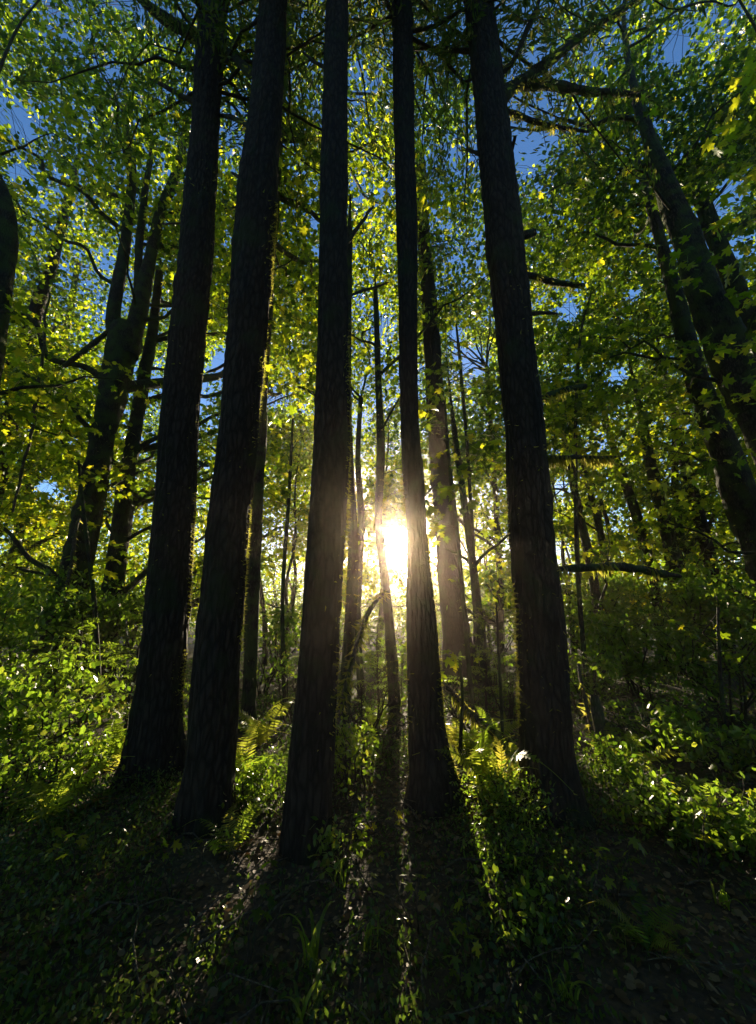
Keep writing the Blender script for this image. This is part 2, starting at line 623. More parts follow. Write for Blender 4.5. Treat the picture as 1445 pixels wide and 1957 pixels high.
def trunk_mesh(c, r, seg=40, step=0.07, furrow=0.06, lump=0.10, flare=0.0, seed=0, nrid=17):
    L = np.sum(np.linalg.norm(np.diff(c, axis=0), axis=1))
    n = max(int(L / step), 8)
    C, R = smooth_path(c, r, n)
    z = C[:, 2]
    if flare > 0:
        h = np.clip(z + 0.05, 0, None)
        R = R * (1 + flare * np.exp(-h / 0.28))

    def disp(th, nn):
        s = np.linspace(0, L, nn)[:, None]
        TH = th[None, :]
        cx, sx = np.cos(TH), np.sin(TH)
        w1 = vnoise(bst([cx * 1.3 + 5 + seed, sx * 1.3 + 9 + s * 0, s * 0.9 + cx * 0 + seed * 3.1])) - 0.5
        w2 = vnoise(bst([cx * 4 + 15, sx * 4 + 12 + s * 0, s * 3.0 + cx * 0 + seed])) - 0.5
        warp = vnoise(bst([cx * 2 + 7, sx * 2 + 3 + s * 0, s * 1.6 + cx * 0 + seed * 2])) - 0.5
        f = np.abs(np.sin(TH * nrid / 2 + warp * 5.0 + seed)) ** 0.6
        brk = vnoise(bst([cx * 5 + 2, sx * 5 + 22 + s * 0, s * 7.0 + cx * 0]))
        w3 = vnoise(bst([cx * 9 + 15, sx * 9 + 12 + s * 0, s * 14.0 + cx * 0 + seed])) - 0.5
        w4 = vnoise(bst([cx * 1.6 + 25, sx * 1.6 + 3 + s * 0, s * 2.6 + cx * 0 + seed])) - 0.5
        out = 1 + furrow * 0.7 * w3 + lump * 1.3 * np.clip(w4 - 0.18, 0, 1) * 2.2 + lump * w1 * 1.4 + furrow * (f - 0.6) * (0.4 + 1.2 * brk) + furrow * 0.9 * w2
        if flare > 0:
            h = np.clip(z, 0, None)[:, None]
            rootn = np.sin(TH * 5 + seed) * 0.5 + np.sin(TH * 3 + seed * 2) * 0.5
            out = out + flare * 0.55 * rootn * np.exp(-h / 0.3)
        return out
    return tube(C, R, seg, disp) + (C, R)


def moss_tufts(root, C, R, n, ang=None, spread=3.2, zr=None, size=(0.02, 0.06), hang=0.0, name='moss', seed=0):
    T, A, B = frames(C)
    idx = rng.integers(1, len(C) - 1, n * 3)
    if zr is not None:
        ok = (C[idx, 2] > zr[0]) & (C[idx, 2] < zr[1])
        idx = idx[ok]
    th = (rng.uniform(-np.pi, np.pi, len(idx)) if ang is None else ang + rng.normal(0, spread, len(idx)))
    pt = C[idx] + (R[idx] * 0.98)[:, None] * (np.cos(th)[:, None] * A[idx] + np.sin(th)[:, None] * B[idx])
    dens = vnoise(pt * np.array([5, 5, 2.2]) + seed)
    ok = dens > rng.uniform(0.38, 0.72, len(idx))
    idx, th, pt = idx[ok][:n], th[ok][:n], pt[ok][:n]
    m = len(idx)
    if m == 0:
        return
    nrm = np.cos(th)[:, None] * A[idx] + np.sin(th)[:, None] * B[idx]
    d = nrm + rng.normal(0, 0.5, (m, 3)) + np.array([0, 0, -0.25 - hang])
    d /= np.linalg.norm(d, axis=1)[:, None]
    sd_ = np.cross(d, rng.normal(0, 1, (m, 3)))
    sd_ /= np.linalg.norm(sd_, axis=1)[:, None]
    RR = np.stack([sd_, d, np.cross(sd_, d)], -1)
    RR[:, :, 0] *= 2.6
    sc = rng.uniform(size[0], size[1], m)
    scatter_part(name, BLADE, pt, RR, sc, M_moss, root)


def curve_between(a, b, sag, n=7, wob=0.06, r=rng):
    t_ = np.linspace(0, 1, n)[:, None]
    c = a + (b - a) * t_
    L = np.linalg.norm(b - a)
    c[:, 2] += (np.sin(t_[:, 0] * np.pi) * sag) * L
    wv = r.normal(0, wob * L * 0.5, (n, 3))
    wv[0] = 0
    c += wv * np.sin(t_ * np.pi * 0.9)
    return c


def photo_branch(root, pts, Y0, dy=0.0, moss=0, hang=0.3, name='branch', twigs=0, needles=False, label=None):
    """a limb traced at its own depth: starts at the trunk's distance Y0 and moves dy away along its length"""
    n = len(pts)
    q = [(p[0], p[1], p[2], Y0 + dy * k / (n - 1)) for k, p in enumerate(pts)]
    c, r = path_from_photo(q, Y0, to_ground=False)
    C, R = smooth_path(c, r, max(10, int(np.linalg.norm(c[-1] - c[0]) / 0.05)))
    C += (vnoise(C * 7 + 3)[:, None] - 0.5) * 0.03
    R = R * (0.8 + 0.5 * vnoise(C * 11))
    V, F = tube(C, R, 8)
    root = part(name, V, F, M_bark if moss else M_twig, root, smooth=True, label=label)
    if moss:
        moss_tufts(root, C, R, moss, size=(0.03, 0.11), hang=hang * 4)
    if twigs:
        ps = []
        nb, nR, ns = [], [], []
        for k in range(twigs):
            i0 = rng.integers(int(len(C) * 0.15), len(C) - 1)
            d = rng.normal(0, 1, 3)
            d[2] = -abs(d[2]) * 0.6
            d = d / np.linalg.norm(d)
            Lt = rng.uniform(0.2, 0.7)
            cc = curve_between(C[i0], C[i0] + d * Lt, -0.15, 6)
            ps.append(tube(cc, np.linspace(0.006, 0.002, 6), 4))
            if needles:
                for u in np.linspace(0.15, 1, 14):
                    pp = C[i0] + d * Lt * u
                    for s_ in (-1, 1):
                        nb.append(pp)
                        nR.append(math.atan2(d[1], d[0]) - math.pi / 2 + s_ * 0.9)
                        ns.append(rng.uniform(0.05, 0.12))
        V, F = join(ps)
        part('twigs', V, F, M_twig, root, kind='stuff')
        if needles:
            nb = np.array(nb)
            scatter_part('needles', NEEDLES, nb, leaf_rots(len(nb), tilt=0.4, az=np.array(nR), droop=0.5), np.array(ns), M_needle, root)
    return C, R


# big foreground conifers --------------------------------------------------
def big_fir(label, pts, Y, flare, seed, top=20.0, seg=72, moss=()):
    k_ = {1: 0.87, 2: 0.87, 5: 0.86, 3: 0.97, 4: 0.97}[seed]
    pts = [(a_, b_, c_ * (1 + (k_ - 1) * min(max((b_ - 500) / 400, 0), 1))) for a_, b_, c_ in pts]
    c, r = path_from_photo(pts, Y, top_z=top)
    root = thing('fir_tree', label, 'tree', (c[0][0], c[0][1], 0.0), 'tall conifer trunks in the foreground')
    V, F, C, R = trunk_mesh(c, r, seg=seg, step=0.045, furrow=0.12, lump=0.13, flare=flare * 0.8, seed=seed, nrid=19)
    part('trunk', V, F, M_fir, root, smooth=True)
    for (ang, spread, zr, n) in moss:
        moss_tufts(root, C, R, n, ang=ang, spread=spread, zr=zr, seed=seed)
        if spread < 1:
            moss_tufts(root, C, R, int(n * 4.5), ang=ang + (0.1 if ang < 1.5 else -0.1), spread=0.22, zr=zr, seed=seed, size=(0.015, 0.045))
    # crown: whorls of drooping boughs high up
    z0 = 9.5
    boughs = []
    nb, na, ns = [], [], []
    rg = np.random.default_rng(seed + 50)
    zs = np.arange(z0, top - 0.8, 0.5)
    for z_ in zs:
        i0 = np.argmin(np.abs(C[:, 2] - z_))
        for q in range(3):
            a = rg.uniform(0, 2 * np.pi)
            Lb = (top + 1 - z_) * rg.uniform(0.16, 0.30) + 0.5
            d = np.array([math.cos(a), math.sin(a), rg.uniform(-0.35, 0.1)])
            cc = curve_between(C[i0], C[i0] + d * Lb, 0.08, 8, r=rg)
            boughs.append(tube(cc, np.linspace(0.03, 0.005, 8), 5))
            m_ = int(Lb * 105)
            u = rg.uniform(0.12, 1, m_)
            base = C[i0] + d * Lb * u[:, None]
            wdt = (0.35 * (1.1 - u) * Lb * 0.7 + 0.08)
            off = rg.uniform(-1, 1, m_) * wdt
            side = np.array([-math.sin(a), math.cos(a), 0])
            base = base + side * off[:, None] + np.array([0, 0, 1]) * (np.sin(u * np.pi)[:, None] * 0.08 * Lb - np.abs(off)[:, None] * 0.25)
            nb.append(base)
            na.append(np.full(m_, a - np.pi / 2) + np.sign(off) * -0.6 + rg.normal(0, 0.25, m_))
            ns.append(rg.uniform(0.06, 0.14, m_))
    V, F = join(boughs)
    part('bough', V, F, M_twig, root, kind='stuff')
    nb = np.vstack(nb)
    na = np.concatenate(na)
    ns = np.concatenate(ns)
    scatter_part('crown', NEEDLES, nb, leaf_rots(len(nb), tilt=0.35, az=na, droop=0.3), ns, M_needle, root)
    return root, C, R


T1, C1, R1 = big_fir('furrowed conifer trunk furthest left of the five big trunks, leaning right',
                     [(292, 1500, 112), (298, 1400, 96), (306, 1300, 88), (317, 1200, 85), (332, 1000, 79), (343, 800, 70), (364, 600, 62), (381, 400, 54), (396, 200, 47), (407, 0, 44)],
                     4.1, 0.45, 1, moss=((0.35, 0.5, (0, 3.2), 1500), (0.3, 1.5, (0, 8), 500)))
T2, C2, R2 = big_fir('wide dark conifer trunk just right of the leftmost big trunk with mossy right edge',
                     [(392, 1600, 108), (402, 1500, 100), (410, 1400, 96), (420, 1200, 90), (436, 1000, 83), (457, 800, 75), (475, 600, 75), (490, 400, 70), (508, 200, 56), (524, 0, 48)],
                     3.25, 0.35, 2, moss=((0.3, 0.5, (1.2, 6), 1800),))
T3, C3, R3 = big_fir('straight conifer trunk left of the sun, thin gold mossy strip on its right',
                     [(588, 1650, 90), (593, 1500, 84), (600, 1400, 82), (608, 1300, 77), (613, 1200, 74), (626, 1000, 74), (634, 800, 66), (636, 600, 56), (637, 400, 50), (641, 200, 44), (645, 0, 40)],
                     2.95, 0.28, 3, moss=((0.15, 0.45, (0, 4), 2200),))
T4, C4, R4 = big_fir('slender straight conifer trunk right beside the glowing sun disc',
                     [(832, 1560, 104), (826, 1480, 82), (815, 1400, 68), (806, 1200, 54), (797, 1030, 38), (788, 900, 38), (783, 800, 35), (779, 600, 35), (776, 400, 38), (770, 100, 38), (768, 0, 36)],
                     3.5, 0.42, 4, moss=((0.0, 0.5, (0, 2.2), 1600), (2.8, 0.6, (0, 3), 700)))
T5, C5, R5 = big_fir('thick dark conifer trunk right of the sun with several broken side branches',
                     [(1054, 1600, 124), (1047, 1500, 108), (1041, 1400, 100), (1032, 1200, 97), (1013, 1000, 88), (1002, 800, 77), (979, 600, 68), (957, 400, 63), (937, 200, 55), (914, 0, 50)],
                     3.4, 0.5, 5, moss=((2.9, 0.45, (0, 3.4), 2400), (0.0, 1.5, (0, 5), 500)))

# limbs and stubs on the foreground conifers
photo_branch(T5, [(955, 190, 26), (985, 165, 20), (1060, 110, 16), (1130, 55, 13), (1215, 0, 9), (1290, -60, 5)], 3.4, 0.6, moss=250, twigs=14, needles=True)
photo_branch(T5, [(958, 172, 16), (1000, 162, 17), (1070, 165, 16), (1130, 175, 14), (1190, 178, 11), (1240, 186, 6)], 3.4, 1.0, moss=150, twigs=16, needles=True)
photo_branch(T5, [(950, 212, 8), (985, 218, 10), (1020, 232, 9), (1060, 242, 8), (1125, 252, 5)], 3.4, 0.6, moss=260, twigs=6)
photo_branch(T5, [(960, 140, 8), (985, 110, 9), (1010, 50, 8), (1035, -10, 6)], 3.4, -0.2, twigs=8, needles=True)
photo_branch(T5, [(980, 455, 16), (1000, 450, 14), (1020, 445, 13)], 3.4, 0.1, moss=60, name='broken_stub')
photo_branch(T5, [(985, 525, 12), (1020, 528, 11), (1060, 540, 11), (1115, 546, 8)], 3.4, 0.5, moss=90)
photo_branch(T5, [(1005, 600, 7), (1040, 598, 6), (1065, 600, 4)], 3.4, 0.2)
photo_branch(T5, [(1020, 768, 9), (1050, 755, 12), (1080, 745, 12), (1118, 738, 10)], 3.4, 0.4, moss=120)
photo_branch(T5, [(1030, 872, 9), (1070, 874, 8), (1120, 875, 8), (1176, 874, 6)], 3.4, 0.3, moss=750, hang=0.9, label='dead branch hung with golden moss')
photo_branch(T5, [(1040, 1090, 14), (1080, 1088, 13), (1150, 1082, 14), (1210, 1086, 15), (1268, 1096, 13), (1300, 1100, 6)], 3.4, 0.8, moss=420, hang=0.5, label='long mossy side branch')
photo_branch(T5, [(930, 300, 7), (910, 292, 7), (890, 285, 4)], 3.4, 0.3, twigs=4)
photo_branch(T5, [(920, 92, 9), (880, 98, 8), (830, 92, 6), (790, 96, 3)], 3.4, 0.5, twigs=18, needles=True)
photo_branch(T5, [(985, 260, 6), (978, 290, 6), (968, 330, 3)], 3.6, 0.3)
photo_branch(T1, [(405, 105, 20), (380, 75, 19), (345, 55, 18), (300, 25, 17), (250, -20, 14)], 4.1, -0.3, moss=60, twigs=10, needles=True)
photo_branch(T1, [(385, 200, 10), (350, 185, 9), (315, 165, 7), (285, 150, 4)], 4.1, 0.3, twigs=6)
photo_branch(T1, [(355, 425, 4), (335, 427, 4), (310, 428, 3)], 4.1, 0.2)
photo_branch(T2, [(505, 155, 12), (480, 140, 15), (450, 112, 13), (425, 92, 12)], 3.25, 0.9, moss=60)
photo_branch(T2, [(495, 245, 8), (470, 238, 9), (445, 225, 8), (420, 220, 6)], 3.25, 0.9, moss=80)
photo_branch(T2, [(470, 345, 6), (455, 338, 6), (443, 330, 4)], 3.25, 0.2)
photo_branch(T2, [(400, 890, 4), (385, 885, 7), (378, 880, 3)], 3.25, 0.1, name='broken_stub')
photo_branch(T2, [(440, 690, 5), (415, 705, 5), (395, 712, 3)], 3.25, 0.4)
photo_branch(T3, [(655, 570, 5), (690, 556, 5), (715, 550, 5), (740, 540, 3)], 2.95, 0.7, twigs=4)
photo_branch(T3, [(655, 470, 6), (680, 440, 7), (705, 405, 5), (712, 395, 3)], 2.95, 0.3)
photo_branch(T3, [(625, 130, 6), (600, 118, 6), (580, 100, 4)], 2.95, 0.3)
photo_branch(T4, [(795, 960, 4), (815, 945, 4), (832, 925, 4), (845, 915, 2)], 3.5, 0.1, moss=120, hang=0.1)

# ------------------------------------------------------------------ other trunks
FIRCR = []      # conifers behind with needle boughs
MAPLES = []     # broad-leaved trees: crowns assigned below


def trunk_tree(name, label, pts, Y, top=12.0, mat=None, group=None, seg=20, moss=200, kind='maple', flare=0.25, stems=(), cat='tree', branches_label=None):
    c, r = path_from_photo(pts, Y, top_z=top)
    root = thing(name, label, cat, (c[0][0], c[0][1], 0.0), group)
    sd_ = (len(TREES) * 7) % 23 + 6
    V, F, C, R = trunk_mesh(c, r, seg=seg + 6, step=0.10, furrow=0.10, lump=0.22, flare=flare, seed=sd_, nrid=11)
    part('trunk', V, F, mat or M_bark, root, smooth=True)
    skel = [(C, R)]
    for st in stems:
        c2, r2 = path_from_photo(st, Y, top_z=None, to_ground=False)
        d = c2[-1] - c2[-2]
        d = d / np.linalg.norm(d)
        for q in range(3):
            c2 = np.vstack([c2, c2[-1] + d * 0.7 + rng.normal(0, 0.12, 3)])
            r2 = np.append(r2, r2[-1] * 0.65)
        V, F, C2, R2_ = trunk_mesh(c2, r2, seg=14, step=0.12, furrow=0.04, lump=0.2, seed=sd_ + 1, nrid=7)
        part('stem', V, F, mat or M_bark, root, smooth=True)
        skel.append((C2, R2_))
    if moss:
        moss_tufts(root, C, R, moss, zr=(0, 6), seed=sd_)
    TREES.append(root)
    if kind == 'maple':
        MAPLES.append(dict(root=root, skel=skel, Y=Y))
    elif kind == 'fir':
        FIRCR.append(dict(root=root, C=C, R=R))
    return root, C, R


BGG = 'slim trunks behind the big conifers'
trunk_tree('maple_tree', 'mossy maple at left whose trunk forks into three red-brown stems above mid height',
           [(118, 1290, 62), (138, 1120, 50), (163, 1000, 46), (195, 850, 38), (218, 740, 42), (236, 660, 54), (240, 625, 46)], 8.5, top=None, moss=500,
           stems=([(228, 680, 26), (216, 605, 23), (234, 500, 20), (248, 400, 17), (252, 310, 14), (245, 250, 10)],
                  [(246, 680, 32), (272, 565, 27), (290, 480, 20), (310, 400, 18), (340, 320, 16), (358, 230, 12)],
                  [(262, 610, 14), (266, 470, 13), (276, 380, 12), (288, 300, 9)]))
trunk_tree('maple_tree', 'slim dark trunk between the forked maple and the leftmost big conifer',
           [(198, 1270, 38), (217, 1120, 34), (245, 900, 26), (268, 760, 22), (290, 640, 18), (305, 520, 13)], 9.5, top=9, group=BGG)
trunk_tree('conifer_tree', 'straight grey conifer trunk near the left edge with bare drooping side twigs',
           [(-8, 930, 26), (30, 760, 25), (60, 620, 22), (95, 520, 18), (118, 430, 14), (150, 300, 9)], 10.5, top=13, mat=M_fir, kind='fir')
trunk_tree('maple_tree', 'thin leaning trunk behind the conifer near the left edge',
           [(50, 960, 15), (88, 780, 14), (125, 640, 11), (150, 500, 8)], 14, top=10, group=BGG)
trunk_tree('maple_tree', 'dark trunk hard against the right side of the wide left conifer',
           [(478, 1290, 26), (488, 1000, 26), (506, 600, 26), (521, 400, 24), (534, 200, 22), (560, 0, 17)], 5.6, top=11)
trunk_tree('maple_tree', 'thin crooked trunk glued to the right of the centre conifer with a bright mossy rim',
           [(652, 1420, 25), (664, 1250, 22), (674, 1100, 20), (673, 1000, 18), (664, 800, 16), (665, 600, 13), (668, 450, 11)], 4.6, top=8, moss=900)
trunk_tree('maple_tree', 'thin pole trunk just left of the sun between the centre conifer and the sun',
           [(692, 1350, 12), (684, 1180, 13), (690, 1000, 13), (684, 880, 10), (690, 760, 8)], 7.5, top=6, moss=250, group=BGG)
trunk_tree('maple_tree', 'slim upright trunk directly below and above the sun disc, left of the slender conifer',
           [(755, 1420, 19), (749, 1250, 19), (737, 1120, 17), (724, 1000, 15), (728, 860, 15), (722, 700, 12), (718, 560, 9)], 6.2, top=8, moss=500)
trunk_tree('conifer_tree', 'mid-sized conifer trunk standing behind and right of the slender sunlit trunk',
           [(885, 1310, 62), (872, 1200, 52), (856, 1050, 42), (838, 850, 35), (825, 650, 30), (812, 480, 24), (800, 300, 20)], 9.5, top=17, mat=M_fir, kind='fir', moss=300, flare=0.4)
trunk_tree('maple_tree', 'thin double-curved trunk between the sunlit conifers and the thick right conifer',
           [(942, 1430, 20), (930, 1300, 18), (916, 1190, 16), (904, 1080, 14), (886, 950, 12), (868, 820, 9)], 7.6, top=7, moss=300)
trunk_tree('maple_tree', 'faint straight trunk close to the left side of the thick right conifer',
           [(958, 1330, 13), (956, 1150, 12), (950, 1000, 11), (944, 900, 9), (930, 700, 7)], 11.5, top=9, group=BGG)
trunk_tree('maple_tree', 'dark thin trunk first to the right of the thick right conifer',
           [(1166, 1440, 15), (1150, 1240, 16), (1136, 1120, 16), (1112, 1000, 15), (1090, 900, 12), (1078, 840, 9)], 9, top=6.5, group=BGG)
trunk_tree('maple_tree', 'thin trunk passing behind the long mossy side branch, second right of the thick conifer',
           [(1185, 1300, 14), (1170, 1180, 15), (1150, 1030, 13), (1120, 910, 10)], 12, top=8, group=BGG)
trunk_tree('maple_tree', 'slanting trunk in the middle of the right-hand thicket crossing under the side branch tip',
           [(1266, 1240, 17), (1245, 1100, 18), (1218, 990, 17), (1180, 880, 13), (1155, 790, 9)], 11, top=8)
trunk_tree('maple_tree', 'reddish slanting trunk at the tip of the long mossy side branch',
           [(1296, 1140, 22), (1284, 1060, 24), (1262, 960, 22), (1240, 870, 17), (1222, 780, 12)], 10.5, top=9)
trunk_tree('maple_tree', 'thinner reddish trunk just right of the slanting one at the side branch tip',
           [(1318, 1160, 14), (1304, 1060, 14), (1292, 950, 12), (1289, 860, 9)], 11.5, top=8, group=BGG)
trunk_tree('conifer_tree', 'leaning conifer at right with layered fine branches, left of the two thick leaning trunks',
           [(1366, 1120, 21), (1348, 1030, 21), (1324, 940, 18), (1302, 860, 14), (1285, 780, 10)], 10.5, top=11, mat=M_fir, kind='fir')
trunk_tree('maple_tree', 'left one of the two thick trunks leaning in from the right edge',
           [(1490, 1180, 60), (1445, 1030, 54), (1408, 930, 50), (1372, 830, 42), (1338, 740, 36), (1310, 640, 30), (1290, 560, 24), (1254, 430, 17), (1230, 350, 12), (1215, 290, 5)], 6.5, top=None, moss=400)
trunk_tree('maple_tree', 'broadest brown trunk leaning in from the right edge, right of its thinner neighbour',
           [(1560, 1020, 76), (1490, 870, 70), (1432, 760, 65), (1388, 660, 60), (1346, 560, 52), (1304, 440, 42), (1266, 330, 30), (1240, 260, 20), (1218, 190, 15), (1200, 110, 10), (1192, 30, 7), (1200, -60, 4)], 5.4, top=None, moss=400, seg=32)
trunk_tree('maple_tree', 'pale trunk crossing the right edge high up behind the thick leaning trunks',
           [(1500, 740, 40), (1440, 640, 34), (1400, 540, 30), (1362, 440, 25), (1330, 350, 20)], 8, top=12)
trunk_tree('maple_tree', 'dark knobbly trunk cut by the left edge of the picture',
           [(-60, 900, 50), (-28, 700, 46), (-4, 560, 42), (10, 450, 36), (8, 385, 28), (-18, 320, 22), (-70, 250, 15)], 5.0, top=None)

# leaning or fallen wood ---------------------------------------------------
def deadwood(name, label, cat, pts, Ys, moss=0, hang=0.4, seg=9, mat=None, twigs=0):
    q = [(p[0], p[1], p[2], y) for p, y in zip(pts, Ys)]
    c, r = path_from_photo(q, 1, to_ground=False)
    C, R = smooth_path(c, r, max(12, int(np.linalg.norm(c[-1] - c[0]) / 0.05)))
    C += (vnoise(C * 4 + 1)[:, None] - 0.5) * 0.05
    R = R * (0.8 + 0.45 * vnoise(C * 9))
    root = thing(name, label, cat, tuple(C[0]))
    V, F = tube(C, R, seg)
    part('wood', V, F, mat or M_deadwood, root, smooth=True)
    for k in range(twigs):
        i0 = rng.integers(int(len(C) * .2), len(C) - 2)
        d = rng.normal(0, 1, 3)
        d /= np.linalg.norm(d)
        cc = curve_between(C[i0], C[i0] + d * rng.uniform(0.15, 0.5), 0.05, 6)
        V, F = tube(cc, np.linspace(R[i0] * 0.4, 0.002, 6), 5)
        part('twig', V, F, M_twig, root, smooth=True)
    if moss:
        moss_tufts(root, C, R, moss, size=(0.03, 0.12), hang=hang * 4)


deadwood('fallen_branch', 'mossy fallen branch slanting through the undergrowth at lower left, hung with yellow moss', 'branch',
         [(20, 1510, 16), (70, 1450, 15), (110, 1410, 13), (165, 1370, 10), (215, 1342, 8), (270, 1332, 6)], [4.2, 4.6, 5.0, 5.4, 5.8, 6.0], moss=1500, hang=0.8, twigs=5)
deadwood('dead_branch', 'thin pale arching stem leaning between the centre conifer and the sun', 'branch',
         [(630, 1450, 9), (650, 1370, 9), (672, 1260, 9), (690, 1205, 9), (715, 1155, 8), (740, 1128, 5)], [4.0, 4.1, 4.3, 4.4, 4.6, 4.7], moss=350, hang=0.1)
deadwood('fallen_branch', 'mossy fallen branch sloping down to the foot of the thick right conifer', 'branch',
         [(835, 1300, 8), (868, 1325, 10), (905, 1365, 13), (945, 1395, 14), (990, 1425, 13)], [5.0, 4.9, 4.7, 4.5, 4.3], moss=500, hang=0.5, twigs=4)
deadwood('snag', 'short broken dead trunk standing in the dim undergrowth right of the thick conifer', 'dead tree',
         [(1172, 1540, 30), (1160, 1480, 26), (1148, 1400, 24), (1136, 1330, 18)], [4.6, 4.6, 4.6, 4.6], moss=200, hang=0)
deadwood('dead_branch', 'slender bare stem leaning left beside the short broken dead trunk', 'branch',
         [(1150, 1530, 8), (1142, 1440, 8), (1122, 1350, 7), (1105, 1270, 5)], [4.9, 4.9, 5.0, 5.1], moss=150, hang=0)
deadwood('dead_branch', 'pale curved vine stem hanging at far left in front of the trees', 'branch',
         [(22, 980, 4), (60, 820, 5), (78, 700, 5), (88, 610, 4), (92, 560, 3)], [6.5, 6.5, 6.6, 6.7, 6.7], moss=0)
deadwood('dead_branch', 'long dark bare branch rising to the right from the forked maple', 'branch',
         [(120, 700, 9), (150, 680, 9), (180, 655, 9), (210, 632, 8)], [8.2, 8.2, 8.3, 8.4], moss=40)
deadwood('fallen_branch', 'twisted mossy stem curving up at the foot of the forked maple', 'branch',
         [(60, 1260, 9), (85, 1200, 10), (118, 1150, 8), (140, 1060, 7), (152, 990, 5)], [7.4, 7.5, 7.6, 7.7, 7.8], moss=150, hang=0.1)

# ------------------------------------------------------------------ background conifers' boughs
def fir_boughs(d, z0, z1, step, Lmax, seed, per=2, dens=46):
    rg = np.random.default_rng(seed)
    C = d['C']
    boughs, nb, na, ns = [], [], [], []
    zt = C[-1, 2]
    for z_ in np.arange(z0, min(z1, zt), step):
        i0 = np.argmin(np.abs(C[:, 2] - z_))
        for q in range(per):
            a = rg.uniform(0, 2 * np.pi)
            Lb = max(Lmax * (1 - 0.6 * (z_ - z0) / (z1 - z0)) * rg.uniform(0.5, 1), 0.3)
            dd = np.array([math.cos(a), math.sin(a), rg.uniform(-0.4, 0.0)])
            cc = curve_between(C[i0], C[i0] + dd * Lb, 0.10, 8, r=rg)
            boughs.append(tube(cc, np.linspace(0.022, 0.004, 8), 5))
            m_ = int(Lb * dens)
            u = rg.uniform(0.25, 1, m_)
            wdt = 0.30 * (1.1 - u) * Lb + 0.08
            off = rg.uniform(-1, 1, m_) * wdt
            side = np.array([-math.sin(a), math.cos(a), 0])
            base = C[i0] + dd * Lb * u[:, None] + side * off[:, None]
            base[:, 2] += np.sin(u * np.pi) * 0.10 * Lb - np.abs(off) * 0.3
            nb.append(base)
            na.append(np.full(m_, a - np.pi / 2) - np.sign(off) * 0.7 + rg.normal(0, 0.2, m_))
            ns.append(rg.uniform(0.10, 0.20, m_))
    for q in boughs[:120]:
        part('branch', q[0], q[1], M_twig, d['root'])
    nb, na, ns = np.vstack(nb), np.concatenate(na), np.concatenate(ns)
    kk = keep_mask(nb)
    nb, na, ns = nb[kk], na[kk], ns[kk]
    scatter_part('needles', NEEDLES, nb, leaf_rots(len(nb), tilt=0.35, az=na, droop=0.3), ns, M_needle, d['root'])


fir_boughs(FIRCR[0], 1.5, 13, 0.33, 2.6, 71)
fir_boughs(FIRCR[1], 6.0, 14, 0.33, 2.2, 72)
fir_boughs(FIRCR[2], 1.8, 11, 0.28, 3.0, 73, per=3)

# ------------------------------------------------------------------ broad-leaved crowns
BOUND_Y = (4.2, 20.0)
NS = 26000
sp = np.column_stack([rng.uniform(-30, 30, NS * 4), rng.uniform(BOUND_Y[0], BOUND_Y[1], NS * 4), rng.uniform(1.6, 17, NS * 4)])
sp = sp[np.abs(sp[:, 0]) < 1.12 * (sp[:, 1] * math.cos(PITCH) + (sp[:, 2] - CAMZ) * math.sin(PITCH)) + 1.5]
el = np.degrees(np.arctan2(sp[:, 2] - CAMZ, np.hypot(sp[:, 0], sp[:, 1])))
n3 = vnoise(sp / 1.9 + 5) * 0.65 + vnoise(sp / 0.8 + 11) * 0.35
dens = np.clip((n3 - 0.44) / 0.16, 0, 1)
# thinner trunk space below, crowns above
zlow = np.where(sp[:, 1] > 11, 1.0, np.clip((sp[:, 2] - 1.6) / 3.0, 0.30, 1.0))
near = np.clip((sp[:, 1] - 4.2) / 4.5, 0.12, 1)
dens = dens * zlow * near * np.where(el > 80, 0, 1)
sp = sp[rng.random(len(sp)) < dens * 0.42]
ex = []
for (x0, x1, y0, y1, d0, d1, m_) in ((-80, 220, -100, 330, 5.5, 9, 170), (1180, 1520, -100, 330, 5.5, 9, 230), (1040, 1300, -80, 500, 7, 10, 120), (1020, 1460, -40, 420, 6, 11, 330), (1150, 1460, 380, 640, 8, 13, 120), (-20, 330, -60, 260, 6, 11, 190), (180, 470, -40, 200, 7, 12, 80),
                                     (420, 900, -60, 260, 7, 13, 150), (470, 1000, 860, 1170, 12, 21, 620), (1060, 1420, 820, 1000, 14, 20, 60), (0, 250, 640, 1000, 12, 19, 90)):
    for q in range(m_):
        ex.append(P(rng.uniform(x0, x1), rng.uniform(y0, y1), rng.uniform(d0, d1)))
ex = np.array(ex)
ex = ex[(ex[:, 2] < 19) & (vnoise(ex / 1.7 + 3) > 0.4)]
sp = np.vstack([sp, ex])
qx_, qy_, _w = proj(sp)
hid = ((qx_ > 110) & (qx_ < 360) & (qy_ > 330) & (qy_ < 1150) & (sp[:, 1] < 8.6))
sp = sp[~(hid & (rng.random(len(sp)) < 0.75))]
# no spray inside a trunk
for C_, R_ in ((C1, R1), (C2, R2), (C3, R3), (C4, R4), (C5, R5)):
    i0 = np.argmin(np.abs(C_[:, 2][None] - sp[:, 2][:, None]), axis=1)
    sp = sp[np.hypot(sp[:, 0] - C_[i0, 0], sp[:, 1] - C_[i0, 1]) > 0.75]
sp = sp[keep_mask(sp)]
print('sprays', len(sp))
